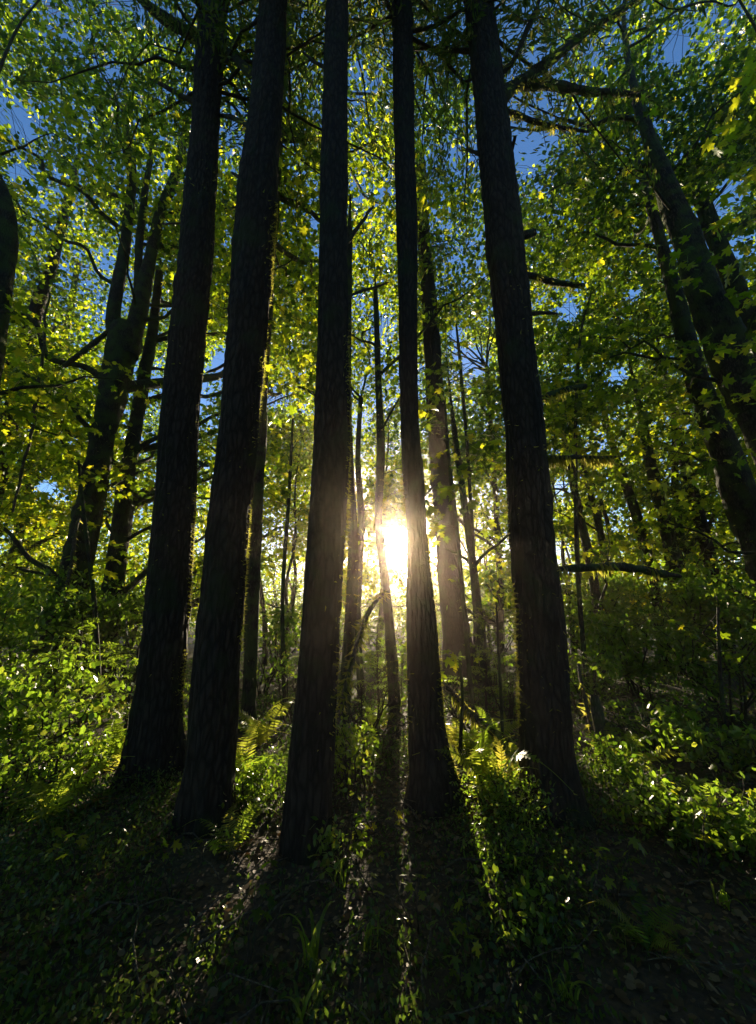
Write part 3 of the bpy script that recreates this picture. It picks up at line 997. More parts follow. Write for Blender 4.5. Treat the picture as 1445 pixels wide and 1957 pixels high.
# nearest maple skeleton
nodes, owner = [], []
for ti, d in enumerate(MAPLES):
    for C_, R_ in d['skel']:
        zok = C_[:, 2] > 1.5
        nodes.append(C_[zok])
        owner += [ti] * int(zok.sum())
nodes = np.vstack(nodes)
owner = np.array(owner)
own = np.empty(len(sp), int)
for a_ in range(0, len(sp), 2000):
    dd = sp[a_:a_ + 2000, None, :] - nodes[None]
    dist = np.hypot(dd[..., 0], dd[..., 1]) + np.abs(dd[..., 2]) * 0.5
    own[a_:a_ + 2000] = owner[np.argmin(dist, 1)]
tot_single = 0
for ti, d in enumerate(MAPLES):
    c = sp[own == ti]
    root = d['root']
    if len(c) == 0:
        continue
    sk = np.vstack([C_ for C_, R_ in d['skel']])
    skr = np.concatenate([R_ for C_, R_ in d['skel']])
    # limbs: greedy farthest points
    nl = int(np.clip(len(c) / 11, 5, 26))
    ends = [int(rng.integers(len(c)))]
    dmin = np.linalg.norm(c - c[ends[0]], axis=1)
    for q in range(nl - 1):
        e_ = int(np.argmax(dmin))
        ends.append(e_)
        dmin = np.minimum(dmin, np.linalg.norm(c - c[e_], axis=1))
    limb_nodes = [sk[sk[:, 2] > 1.5]]
    for e_ in ends:
        pe = c[e_]
        dh = np.hypot(sk[:, 0] - pe[0], sk[:, 1] - pe[1])
        want = np.maximum(pe[2] - 0.55 * dh - 0.2, 1.2)
        i0 = int(np.argmin(np.abs(sk[:, 2] - want) + 0.15 * dh))
        cc = curve_between(sk[i0], pe, 0.05, 9, wob=0.05)
        L_ = np.linalg.norm(pe - sk[i0])
        r0 = min(skr[i0] * 0.55, 0.012 + 0.011 * L_)
        C_, R_ = smooth_path(cc, np.linspace(r0, 0.006, 9), max(8, int(L_ / 0.2)))
        V, F = tube(C_, R_, 6)
        part('branch', V, F, M_bark, root, smooth=True)
        limb_nodes.append(C_[2:])
    ln = np.vstack(limb_nodes)
    tw = []
    for k in range(len(c)):
        q = int(np.argmin(np.linalg.norm(ln - c[k], axis=1)))
        if np.linalg.norm(ln[q] - c[k]) > 0.15:
            tw.append(tube(curve_between(ln[q], c[k], 0.04, 5), np.linspace(0.009, 0.003, 5), 3))
        # few sub-twigs across the spray
        for u in range(2):
            dv = rng.normal(0, 1, 3) * np.array([1, 1, 0.3])
            dv = dv / np.linalg.norm(dv) * rng.uniform(0.3, 0.55)
            tw.append(tube(curve_between(c[k], c[k] + dv, 0.03, 4), np.linspace(0.004, 0.0015, 4), 3))
    V, F = join(tw)
    part('twigs', V, F, M_twig, root, kind='stuff')
    # leaves
    per = rng.integers(22, 52, len(c))
    idx = np.repeat(np.arange(len(c)), per)
    n = len(idx)
    az = rng.uniform(0, 2 * np.pi, n)
    rad = np.sqrt(rng.random(n)) * 0.62
    tiltx = rng.normal(0, 0.3, len(c))[idx]
    tilty = rng.normal(0, 0.3, len(c))[idx]
    off = np.stack([np.cos(az) * rad, np.sin(az) * rad, np.zeros(n)], -1)
    off[:, 2] = off[:, 0] * tiltx + off[:, 1] * tilty + rng.normal(0, 0.12, n) - rad * 0.15
    pos = c[idx] + off
    sc = rng.uniform(0.075, 0.165, n)
    RR = leaf_rots(n, tilt=0.8, az=az - np.pi / 2 + rng.normal(0, 0.5, n), droop=0.6)
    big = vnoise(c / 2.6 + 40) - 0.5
    tint = np.clip(rng.normal(0.47, 0.22, n) + (rng.normal(0, 0.15, len(c)) + big * 0.9 - 0.25 * (c[:, 0] > 2.2) * (c[:, 2] > 6) - 0.13 * (c[:, 2] > 7.5))[idx], 0, 1)  # tint varies at random; shade of high and upper-right sprays painted in
    kk = keep_mask(pos)
    pos, sc, RR, tint = pos[kk], sc[kk], RR[kk], tint[kk]
    px, py, w_ = proj(pos)
    size = sc / np.maximum(w_, 0.1) * FPX
    inf = (px > -5) & (px < PW + 5) & (py > -5) & (py < PH + 5) & (w_ > 0)
    score = np.where(inf, size, 0)
    order = np.argsort(-score)
    ns_ = int(min(290, np.sum(score > 9)))
    sel = order[:ns_]
    single_leaves('leaf', ME_MAPLE, pos[sel], RR[sel], sc[sel], root)
    tot_single += ns_
    rest = np.ones(len(pos), bool)
    rest[sel] = False
    mid = rest & (size > 10) & inf
    tiny = rest & (size < 6.5)
    lo = rest & ~mid & ~tiny
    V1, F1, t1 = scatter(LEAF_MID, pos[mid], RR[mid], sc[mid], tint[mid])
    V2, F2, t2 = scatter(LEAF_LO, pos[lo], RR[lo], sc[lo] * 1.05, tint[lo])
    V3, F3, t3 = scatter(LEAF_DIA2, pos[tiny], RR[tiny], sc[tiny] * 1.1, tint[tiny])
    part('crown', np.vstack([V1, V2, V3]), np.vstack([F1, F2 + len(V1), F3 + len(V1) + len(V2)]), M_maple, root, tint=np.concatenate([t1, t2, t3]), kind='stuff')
print('single leaves', tot_single)

# ------------------------------------------------------------------ undergrowth
def gx(px, Y):
    depth = Y * math.cos(PITCH) - CAMZ * math.sin(PITCH)
    return (px - PW / 2) / FPX * depth


def shrub(name, label, px, Y, h, r, n, tmpl=LEAF_OVAL, mat=None, me=None, size=(0.05, 0.09), group=None, cat='shrub', stems=8, singles=60, lean=0.0, minpx=9, flat=0.8, zmin=0.1, clump=0.45):
    rg = np.random.default_rng(int(px * 7 + Y * 31))
    x = gx(px, Y)
    z0 = float(gh(x, Y))
    root = thing(name, label, cat, (x, Y, z0), group)
    base = np.array([x, Y, z0])
    nodes = []
    for k in range(stems):
        a = rg.uniform(0, 2 * np.pi)
        top = base + np.array([math.cos(a) * r * rg.uniform(0.3, 0.95) + lean, math.sin(a) * r * rg.uniform(0.3, 0.95), h * rg.uniform(0.6, 1.0)])
        st = base + np.array([math.cos(a), math.sin(a), 0]) * rg.uniform(0, 0.15) - np.array([0, 0, .05])
        c = curve_between(st, top, 0.12, 8, wob=0.10, r=rg)
        V, F = tube(c, np.linspace(0.006 + 0.006 * h, 0.003, 8), 5)
        part('stem', V, F, M_twig, root, smooth=True)
        nodes.append(c[2:])
        for q in range(4):
            i0 = rg.integers(2, 7)
            dv = rg.normal(0, 1, 3)
            dv[2] = abs(dv[2]) * 0.4
            dv = dv / np.linalg.norm(dv) * rg.uniform(0.2, 0.5) * r
            c2 = curve_between(c[i0], c[i0] + dv, 0.05, 5, r=rg)
            V, F = tube(c2, np.linspace(0.004, 0.0015, 5), 4)
            part('twig', V, F, M_twig, root)
            nodes.append(c2[1:])
    nodes = np.vstack(nodes)
    i0 = rg.integers(0, len(nodes), n)
    pos = nodes[i0] + rg.normal(0, 1, (n, 3)) * np.array([0.16, 0.16, 0.07]) * (0.5 + r * 0.5)
    pos = pos[(pos[:, 2] > z0 + zmin * h) & (vnoise(pos * 3.1 + px) > clump - 0.12)]
    pos = pos[keep_mask(pos, False)] if Y > 4.3 else pos
    n = len(pos)
    sc = rg.uniform(size[0], size[1], n)
    RR = leaf_rots(n, r=rg, tilt=flat, droop=0.2)
    qx, qy, w_ = proj(pos)
    sz = sc / np.maximum(w_, 0.1) * FPX
    ok = (qx > -5) & (qx < PW + 5) & (qy < PH + 5) & (w_ > 0)
    order = np.argsort(-np.where(ok, sz, 0))
    k = int(min(singles, np.sum(ok & (sz > minpx))))
    sel = order[:k]
    if k:
        single_leaves('leaf', me or ME_OVAL, pos[sel], RR[sel], sc[sel], root)
    rest = np.ones(n, bool)
    rest[sel] = False
    tint = np.clip(rg.normal(0.4, 0.22, n), 0, 1)
    scatter_part('foliage', tmpl, pos[rest], RR[rest], sc[rest], mat or M_shrub, root, tint=tint[rest])
    return root


SH = [
    (20, 5.6, 1.9, 1.2, 2600, 'dark tall bush filling the left edge below the leaning trunks'),
    (95, 8.2, 2.6, 1.3, 2400, 'tall dim bush in front of the foot of the forked maple'),
    (60, 4.3, 0.9, 0.9, 1600, 'low bush with sunlit tips at the lower left edge beside the mossy fallen branch'),
    (185, 8.8, 2.5, 1.1, 1800, 'tall thin bush between the forked maple and the slim dark trunk'),
    (250, 9.5, 2.2, 1.0, 1500, 'bush half hidden behind the left side of the leftmost big conifer'),
    (500, 8.0, 1.7, 0.9, 1500, 'leafy bush seen in the gap right of the wide left conifer'),
    (530, 11.0, 2.8, 1.3, 2200, 'tall sunlit bush far back in the gap left of the centre conifer'),
    (560, 6.0, 0.9, 0.7, 900, 'knee-high bush left of the foot of the centre conifer'),
    (700, 5.4, 0.75, 0.6, 1100, 'low glinting bush between the centre conifer and the slender trunk'),
    (725, 9.5, 1.6, 0.9, 1300, 'bush far behind the slim upright trunk under the sun'),
    (765, 6.6, 1.0, 0.7, 1200, 'small bush directly behind the slender sunlit trunk'),
    (905, 5.2, 0.9, 0.6, 1300, 'bright-tipped bush just right of the slender sunlit trunk'),
    (940, 8.5, 1.9, 1.0, 1700, 'leafy bush behind the fallen branch left of the thick right conifer'),
    (970, 6.2, 1.2, 0.6, 900, 'bush tucked against the left foot of the thick right conifer'),
    (1120, 6.4, 1.2, 0.8, 1300, 'bush behind the short broken dead trunk'),
    (1150, 10.0, 2.6, 1.4, 2200, 'tall bush behind the thin trunks right of the thick conifer'),
    (1230, 7.6, 2.1, 1.2, 2400, 'dense dark bush in the middle of the right-hand thicket'),
    (1260, 5.0, 0.5, 0.9, 900, 'low dim bush in front of the right-hand thicket'),
    (1330, 9.0, 2.9, 1.4, 2600, 'tallest dark bush of the right-hand thicket'),
    (1400, 6.0, 1.9, 1.1, 2500, 'dense bush at the right edge under the thick leaning trunks'),
    (1440, 8.5, 2.6, 1.2, 1800, 'bush at the far right edge behind the left leaning trunk'),
    (1410, 4.2, 0.5, 0.7, 900, 'low bush at the right edge above the pale leaves'),
    (420, 12.0, 2.4, 1.4, 1600, 'bush seen far back in the slit between the two left big conifers'),
    (640, 13.0, 2.2, 1.6, 1800, 'wide bush far back behind the centre conifer'),
    (840, 12.5, 2.4, 1.6, 2000, 'wide far bush behind the mid-sized conifer'),
    (1020, 13.0, 2.6, 1.6, 1800, 'wide far bush behind the thick right conifer'),
    (1220, 14.0, 3.0, 1.8, 2200, 'wide far bush behind the slanting trunks'),
    (1390, 14.0, 3.2, 1.8, 2000, 'wide far bush near the right edge behind the leaning conifer'),
    (30, 13.5, 3.4, 1.9, 2000, 'wide far bush behind the conifer near the left edge'),
    (200, 14.0, 3.2, 1.8, 2000, 'wide far bush behind the forked maple'),
]
for (px, Y, h, r, n, lab) in SH:
    far = Y > 7.5
    shrub('bush', lab, px, Y, h, r, int(n * 1.3), tmpl=LEAF_DIA if far else LEAF_OVAL, size=(0.08, 0.15) if far else (0.05, 0.10),
          stems=9, singles=40, group='bushes of the undergrowth')

# young maples with separate lit leaves
def sapling(label, pts, Y, n, spread, lsize, zr, seed):
    rg = np.random.default_rng(seed)
    c, r = path_from_photo(pts, Y, to_ground=True)
    root = thing('maple_sapling', label, 'young tree', (c[0][0], c[0][1], 0.0), 'young maples in the undergrowth')
    C, R = smooth_path(c, r, 40)
    V, F = tube(C, R, 8)
    part('stem', V, F, M_bark, root, smooth=True)
    ok = np.where((C[:, 2] > zr[0]) & (C[:, 2] < zr[1]))[0]
    P_, S_, A_ = [], [], []
    nt_ = max(n // 5, 3)
    for k in range(nt_):
        i0 = rg.choice(ok)
        a = rg.uniform(0, 2 * np.pi)
        d = np.array([math.cos(a), math.sin(a), rg.uniform(-0.1, 0.5)])
        Lb = rg.uniform(0.4, 1) * spread
        cc = curve_between(C[i0], C[i0] + d * Lb, 0.06, 7, r=rg)
        V, F = tube(cc, np.linspace(0.006, 0.002, 7), 5)
        part('branch', V, F, M_twig, root, smooth=True)
        for q in range(5):
            j_ = rg.integers(3, 7)
            pp = cc[j_] + rg.normal(0, 0.05, 3)
            P_.append(pp)
            S_.append(rg.uniform(*lsize))
            A_.append(rg.uniform(0, 2 * np.pi))
    P_ = np.array(P_)
    RR = leaf_rots(len(P_), r=rg, tilt=0.45, az=np.array(A_), droop=0.4)
    kk = keep_mask(P_, False)
    single_leaves('leaf', ME_MAPLE, P_[kk], RR[kk], np.array(S_)[kk], root)
    return root


sapling('young maple with large lit leaves hanging right of the slender conifer above the sun', [(905, 1380, 9), (890, 1200, 9), (872, 1000, 8), (856, 860, 7), (850, 760, 4)], 5.6, 90, 0.85, (0.11, 0.19), (2.4, 5.2), 31)
sapling('young maple with broad yellow-green leaves in the gap left of the centre conifer', [(545, 1380, 8), (540, 1150, 8), (552, 950, 7), (560, 800, 4)], 6.4, 90, 0.9, (0.10, 0.18), (1.9, 5.4), 32)
sapling('low young maple with few bright leaves between the slender and thick conifers', [(880, 1420, 7), (884, 1330, 6), (878, 1262, 4)], 4.4, 14, 0.35, (0.09, 0.14), (0.75, 1.4), 33)
sapling('small maple shoot with one bright leaf cluster left of the thick right conifer', [(962, 1430, 6), (955, 1280, 6), (948, 1150, 3)], 4.3, 12, 0.28, (0.10, 0.15), (1.4, 2.0), 34)
sapling('young maple with lit leaves between the forked maple and the leftmost big conifer', [(190, 1330, 9), (180, 1150, 8), (160, 980, 6), (150, 880, 4)], 6.2, 60, 0.7, (0.10, 0.17), (1.2, 4.2), 35)
sapling('young maple with rounded bright leaves in the right-hand thicket', [(1385, 1400, 7), (1375, 1260, 6), (1372, 1160, 4)], 4.8, 50, 0.5, (0.07, 0.12), (0.9, 2.2), 36)
sapling('tall young maple arching over the gap right of the thick right conifer', [(1130, 1400, 9), (1105, 1100, 9), (1100, 820, 7), (1110, 640, 5), (1130, 560, 3)], 6.6, 110, 1.1, (0.12, 0.20), (3.6, 8.5), 37)
sapling('leafy young maple against the top left sky', [(-60, 1200, 11), (-70, 800, 10), (-55, 450, 8), (-20, 200, 6), (30, 60, 4), (75, 0, 3)], 4.6, 110, 1.1, (0.13, 0.21), (4.0, 10), 38)
sapling('dark leafy young maple high in the top right corner', [(1530, 1200, 14), (1520, 700, 12), (1500, 350, 9), (1470, 120, 6), (1425, 20, 4), (1370, -60, 3)], 4.4, 150, 1.3, (0.14, 0.22), (4.2, 10), 39)
sapling('slim young maple with spaced leaves right of the mid-sized conifer', [(905, 1400, 8), (908, 1150, 8), (896, 900, 7), (880, 700, 6), (872, 620, 4)], 8.0, 80, 1.0, (0.13, 0.21), (3, 9), 40)

for q, (px, Y, h_, lab) in enumerate((
        (800, 2.3, 0.34, 'maple seedling in the shade at bottom centre, right of the slender conifer shadow'),
        (905, 2.0, 0.26, 'small maple seedling low between the bottom centre and the short grass tuft'),
        (1180, 2.5, 0.40, 'maple seedling in the dark shade below the thick right conifer'),
        (1340, 2.7, 0.42, 'maple seedling with a few lit leaves on the right foreground slope'),
        (1425, 2.9, 0.55, 'maple seedling with a broad lit leaf at the right edge'),
        (330, 2.5, 0.38, 'maple seedling in the deep shade below the wide left conifer'),
        (150, 2.6, 0.42, 'maple seedling in the shade at the lower left'),
        (470, 2.1, 0.30, 'small maple seedling in the shade left of the long arching grass'),
        (720, 2.9, 0.30, 'small maple seedling near the foot of the slender conifer'))):
    x_ = gx(px, Y)
    rq = np.random.default_rng(400 + q)
    root = thing('maple_seedling', lab, 'seedling', (x_, Y, float(gh(x_, Y))), 'maple seedlings on the forest floor')
    b0 = base_of(root)
    P_, A_ = [], []
    for u in range(int(rq.integers(2, 5))):
        tip = b0 + np.array([rq.normal(0, .10), rq.normal(0, .10), h_ * rq.uniform(0.6, 1)])
        cc = curve_between(b0 - np.array([0, 0, .02]), tip, 0, 7, r=rq)
        V, F = tube(cc, np.linspace(0.004, 0.002, 7), 5)
        part('stem', V, F, M_twig, root, smooth=True)
        for w_ in range(5):
            a = 2 * np.pi * w_ / 5 + rq.uniform(-.4, .4)
            e_ = cc[rq.integers(4, 7)] + np.array([math.cos(a), math.sin(a), 0.1]) * rq.uniform(0.02, 0.06)
            P_.append(e_)
            A_.append(a - np.pi / 2)
    P_ = np.array(P_)
    single_leaves('leaf', ME_MAPLE, P_, leaf_rots(len(P_), r=rq, tilt=0.35, az=np.array(A_), droop=0.25), rq.uniform(0.03, 0.062, len(P_)), root)

# far thin poles -----------------------------------------------------------
rg = np.random.default_rng(77)
ORD = ['first', 'second', 'third', 'fourth', 'fifth', 'sixth', 'seventh', 'eighth', 'ninth', 'tenth', 'eleventh', 'twelfth', 'thirteenth', 'fourteenth']
GAPS = [(5, 'left of the forked maple', 14, 110, 5), (1, 'between the two left big conifers', 375, 410, 2), (2, 'left of the centre conifer', 500, 590, 6),
        (3, 'in the gap around the sun', 690, 745, 4), (4, 'left of the thick right conifer', 905, 970, 5), (6, 'right of the thick right conifer', 1080, 1250, 14),
        (7, 'under the leaning trunks at far right', 1300, 1440, 9), (8, 'right of the forked maple', 170, 280, 4)]
for _, where, x0, x1, n in GAPS:
    for k in range(n):
        px = x0 + (x1 - x0) * (k + rg.uniform(0.1, 0.9)) / n
        Y = rg.uniform(12, 22)
        x = gx(px, Y)
        hgt = rg.uniform(5, 9)
        base = np.array([x, Y, -0.1])
        top = base + np.array([-(px - 722) / 700 * rg.uniform(0, 0.8) + rg.normal(0, 0.4), rg.normal(0, 0.4), hgt])
        c = curve_between(base, top, 0, 7, wob=0.03, r=rg)
        lab_ = ORD[k] + '' + ' from the left of the thin poles ' + where
        root = thing('slender_tree', lab_, 'tree', (x, Y, 0), 'thin poles far back ' + where)
        C, R = smooth_path(c, np.linspace(rg.uniform(0.05, 0.13), 0.02, 7), 40)
        V, F = tube(C, R * (0.85 + 0.3 * vnoise(C * 3)), 7)
        part('trunk', V, F, M_bark, root, smooth=True)
        nb, nr = [], []
        for q in range(12):
            i0 = rg.integers(8, 39)
            a = rg.uniform(0, 2 * np.pi)
            d = np.array([math.cos(a), math.sin(a), rg.uniform(-0.3, 0.6)]) * rg.uniform(0.5, 1.6)
            nb.append(tube(curve_between(C[i0], C[i0] + d, 0.04, 5, r=rg), np.linspace(0.016, 0.004, 5), 4))
            nr.append(C[i0] + d * rg.uniform(0.3, 1.1, 26)[:, None] + rg.normal(0, 0.22, (26, 3)))
        V, F = join(nb)
        part('branch', V, F, M_twig, root, kind='stuff')
        nr = np.vstack(nr)
        nr = nr[keep_mask(nr)]
        scatter_part('foliage', LEAF_DIA, nr, leaf_rots(len(nr), tilt=0.6), rg.uniform(0.12, 0.22, len(nr)), M_maple, root)

# young hemlocks with flat bright sprays at left ---------------------------
def young_fir(label, px, Y, h, r, seed, n=9):
    rg = np.random.default_rng(seed)
    x = gx(px, Y)
    root = thing('young_conifer', label, 'young tree', (x, Y, 0.0), 'young conifers in the undergrowth')
    base = np.array([x, Y, -0.05])
    c = curve_between(base, base + np.array([rg.normal(0, .08), rg.normal(0, .08), h]), 0, 8, wob=0.03, r=rg)
    C, R = smooth_path(c, np.linspace(0.022, 0.004, 8), 30)
    V, F = tube(C, R, 7)
    part('trunk', V, F, M_twig, root, smooth=True)
    for k in range(n * 3):
        u = (k + 0.5) / (n * 3)
        z_ = 0.15 * h + 0.83 * h * u
        i0 = np.argmin(np.abs(C[:, 2] - z_))
        a = rg.uniform(0, 2 * np.pi) if k % 2 else k * 2.4
        Lb = r * (1.05 - u) * rg.uniform(0.7, 1.1) + 0.08
        d = np.array([math.cos(a), math.sin(a), rg.uniform(-0.05, 0.3)])
        cc = curve_between(C[i0], C[i0] + d * Lb, 0.07, 7, r=rg)
        bt = tube(cc, np.linspace(0.006, 0.002, 7), 4)
        m_ = int(30 + Lb * 110)
        uu = rg.uniform(0.1, 1, m_)
        side = np.array([-math.sin(a), math.cos(a), 0])
        sg = np.where(rg.random(m_) < 0.5, -1, 1)
        off = rg.uniform(0, 1, m_) * 0.42 * (1.05 - uu) * Lb
        pos = C[i0] + d * Lb * uu[:, None] + side * (off * sg)[:, None]
        pos[:, 2] += np.sin(uu * np.pi) * 0.07 * Lb - off * 0.2
        RR = leaf_rots(m_, r=rg, tilt=0.5, az=a - np.pi / 2 - sg * 0.8, droop=0.2)
        part('branch', bt[0], bt[1], M_twig, root)
        scatter_part('needle_spray', NEEDLES, pos, RR, rg.uniform(0.04, 0.075, m_), M_needle_b, root, tint=np.clip(rg.normal(0.5, 0.2, m_), 0, 1))


M_needle_b = leaf_mat('young_needle', SHR_R, [(0.30, 0.55, 0.03), (0.45, 0.66, 0.04), (0.6, 0.7, 0.06)], gloss=0.4, spec=0.4)
young_fir('bright young conifer with flat sprays just left of the leftmost big conifer', 235, 5.2, 1.9, 0.75, 91)
young_fir('spreading young conifer with lit sprays left of its brighter neighbour', 150, 5.5, 1.6, 0.9, 92)
young_fir('small dim young conifer near the left edge behind the mossy fallen branch', 75, 5.0, 1.1, 0.6, 93)
young_fir('young conifer in the gap right of the slender sunlit trunk, by the fallen branch', 930, 6.4, 1.7, 0.7, 94)
young_fir('thin young conifer in the gap left of the slender sunlit trunk', 722, 6.8, 1.5, 0.55, 95)

# ferns --------------------------------------------------------------------
def frond_mesh(L, seed, mat=None):
    rg = np.random.default_rng(seed)
    bx_, gap_ = rg.normal(0, 0.10), rg.uniform(0.0, 0.14)
    n = 26
    Vs, Fs = [], []
    o = 0
    t_ = np.linspace(0, 1, n + 4)
    ys = t_ * 0.92
    zs = 0.42 * np.sin(t_ * np.pi * 0.72) - 0.16 * t_ ** 3
    yz = np.stack([ys, zs], -1)
    # rachis
    c = np.column_stack([bx_ * t_ ** 2 * 1.6, yz])
    c[:, 2] *= rg.uniform(0.6, 1.15)
    V, F = tube(c, np.linspace(0.008, 0.002, n + 4), 4)
    F = np.vstack([F[:, [0, 1, 2]], F[:, [0, 2, 3]]])
    Vs.append(V)
    Fs.append(F)
    o += len(V)
    for k in range(3, n + 3):
        u = t_[k]
        wl = 0.19 * (math.sin(min(u * 1.15 + 0.08, 1.0) * np.pi) ** 0.6) * (1.12 - u * 0.75) * rg.uniform(0.9, 1.1)
        p = c[k]
        tg = c[min(k + 1, n + 3)] - c[k - 1]
        tg /= np.linalg.norm(tg)
        for s_ in (-1, 1):
            if rg.random() < gap_:
                continue
            d = np.array([s_, 0, rg.normal(0, .12)]) * 0.95 + tg * 0.32 + np.array([0, 0, -0.12 + rg.normal(0, .05)])
            d /= np.linalg.norm(d)
            wd = 0.013
            v = np.array([p - tg * wd, p + tg * wd, p + d * wl * 0.6 + tg * wd * 1.1, p + d * wl, p + d * wl * 0.6 - tg * wd * 0.9])
            Vs.append(v)
            Fs.append(np.array([[0, 1, 2], [0, 2, 4], [4, 2, 3]]) + o)
            o += 5
    return mesh_np('frond', np.vstack(Vs) * L, np.vstack(Fs), mat or M_fern)


M_brownfern = leaf_mat('fern_brown', [(0.07, 0.04, 0.02), (0.12, 0.07, 0.03), (0.16, 0.10, 0.05)], [(0.3, 0.17, 0.05), (0.4, 0.24, 0.08), (0.5, 0.34, 0.12)], gloss=0.6, attr=False)
FROND = [frond_mesh(1.0, s) for s in range(1, 9)]
FROND_OLD = [frond_mesh(1.0, s, M_brownfern) for s in (21, 22)]


def fern(label, px, Y, L, n, seed, upright=0.5):
    rg = np.random.default_rng(seed)
    x = gx(px, Y)
    z0 = float(gh(x, Y))
    root = thing('fern', label, 'fern', (x, Y, z0), 'ferns on the forest floor')
    for k in range(n):
        old = rg.random() < 0.16
        o = bpy.data.objects.new('frond', FROND_OLD[k % 2] if old else FROND[int(rg.integers(8))])
        if old:
            o['label'] = 'withered brown frond lying low'
        COL.objects.link(o)
        o.parent = root
        a = 2 * np.pi * (k + rg.uniform(-.3, .3)) / n
        o.rotation_euler = ((-0.15 if old else rg.uniform(0.05, 0.8) * upright * 1.6), rg.normal(0, 0.3), a + rg.normal(0, .25))
        s_ = L * rg.uniform(0.65, 1.1)
        o.scale = (s_, s_, s_)


fern('fern with one tall bright upright frond left of the leftmost big conifer', 212, 4.5, 0.75, 12, 201, 0.9)
fern('grey-green fern at the foot of the leftmost big conifer', 185, 4.2, 0.55, 11, 202, 0.5)
fern('fern right of the foot of the wide left conifer with sunlit fronds', 468, 3.9, 0.62, 13, 203, 0.6)
fern('dim fern behind the sunlit one right of the wide left conifer', 495, 4.9, 0.7, 12, 204, 0.5)
fern('brightest fern, glowing between the slender and the thick right conifer', 940, 3.5, 0.8, 15, 205, 0.9)
fern('second bright fern leaning against the left foot of the thick right conifer', 985, 3.45, 0.5, 12, 216, 0.7)
fern('fern with a small curled bright frond above the brightest fern', 945, 4.6, 0.6, 11, 206, 0.8)
fern('fern touching the left foot of the thick right conifer', 985, 4.0, 0.5, 12, 207, 0.6)
fern('fern arching right of the foot of the thick right conifer', 1205, 4.2, 0.6, 13, 208, 0.5)
fern('dim fern in the middle of the right foreground slope', 1330, 3.6, 0.42, 10, 209, 0.3)
fern('dark fern at the lower left in the shade', 90, 3.3, 0.6, 12, 210, 0.4)
fern('dark fern in the shade left of the centre conifer', 440, 2.9, 0.38, 9, 212, 0.25)
fern('small fern behind the slim upright trunk near the sun', 720, 5.6, 0.55, 11, 213, 0.5)
fern('large dark fern at the bottom right corner', 1240, 2.2, 0.33, 11, 214, 0.2)
fern('fern under the young maple right of the slender sunlit trunk', 885, 4.7, 0.55, 12, 215, 0.5)

# small bushy plants in the sun patches
shrub('huckleberry_bush', 'small bush of tiny sparkling leaves below the brightest fern', 975, 3.2, 0.34, 0.28, 1700, size=(0.018, 0.035), stems=14, singles=60, minpx=3, cat='shrub', zmin=0.0, clump=0.2)
shrub('huckleberry_bush', 'low patch bush of tiny leaves trailing towards the camera below the bright fern', 990, 2.7, 0.22, 0.22, 900, size=(0.018, 0.033), stems=10, singles=60, minpx=3, zmin=0.0, clump=0.25)
shrub('salal_bush', 'leafy bush with white glints just right of the centre conifer foot', 665, 3.7, 0.5, 0.30, 1300, size=(0.035, 0.06), mat=M_salal, stems=10, singles=80, minpx=4, zmin=0.0)
shrub('salal_bush', 'glossy low bush between the centre conifer and the slender conifer', 715, 4.4, 0.5, 0.5, 2000, size=(0.035, 0.06), mat=M_salal, stems=12, singles=60, minpx=5, zmin=0.0)
shrub('salal_bush', 'trailing leafy plant on the lit strip right of the centre conifer foot', 640, 2.75, 0.30, 0.16, 500, size=(0.03, 0.05), stems=8, singles=60, minpx=5, zmin=0.0)
shrub('salal_bush', 'low leafy plant with lit leaves at far lower left', 110, 3.9, 0.4, 0.5, 800, size=(0.035, 0.06), stems=10, singles=60, minpx=5, zmin=0.0)
shrub('salal_bush', 'low leafy plant with spaced lit leaves at the lower left edge', 20, 3.5, 0.45, 0.5, 800, size=(0.035, 0.065), stems=10, singles=60, minpx=5, zmin=0.0)
shrub('salal_bush', 'scattered low leafy plant on the slope right of the thick conifer shadow', 1290, 3.2, 0.3, 0.5, 600, size=(0.035, 0.06), stems=10, singles=60, minpx=5, zmin=0.0)
shrub('salal_bush', 'low leafy plant with lit leaves at the right edge of the lower slope', 1400, 3.0, 0.35, 0.4, 1100, size=(0.035, 0.065), stems=10, singles=60, minpx=5, zmin=0.0)
shrub('salal_bush', 'small leafy plant with a few lit leaves below the thick right conifer', 1010, 2.3, 0.2, 0.18, 260, size=(0.03, 0.05), stems=7, singles=60, minpx=5, zmin=0.0)
shrub('salal_bush', 'little plant with glints beside the fern right of the thick conifer', 1180, 3.9, 0.35, 0.3, 900, size=(0.03, 0.05), stems=8, singles=50, minpx=4, zmin=0.0)
shrub('salal_bush', 'leafy plant in the sun patch right of the wide left conifer', 455, 3.5, 0.32, 0.25, 900, size=(0.03, 0.05), stems=8, singles=50, minpx=4, zmin=0.0)


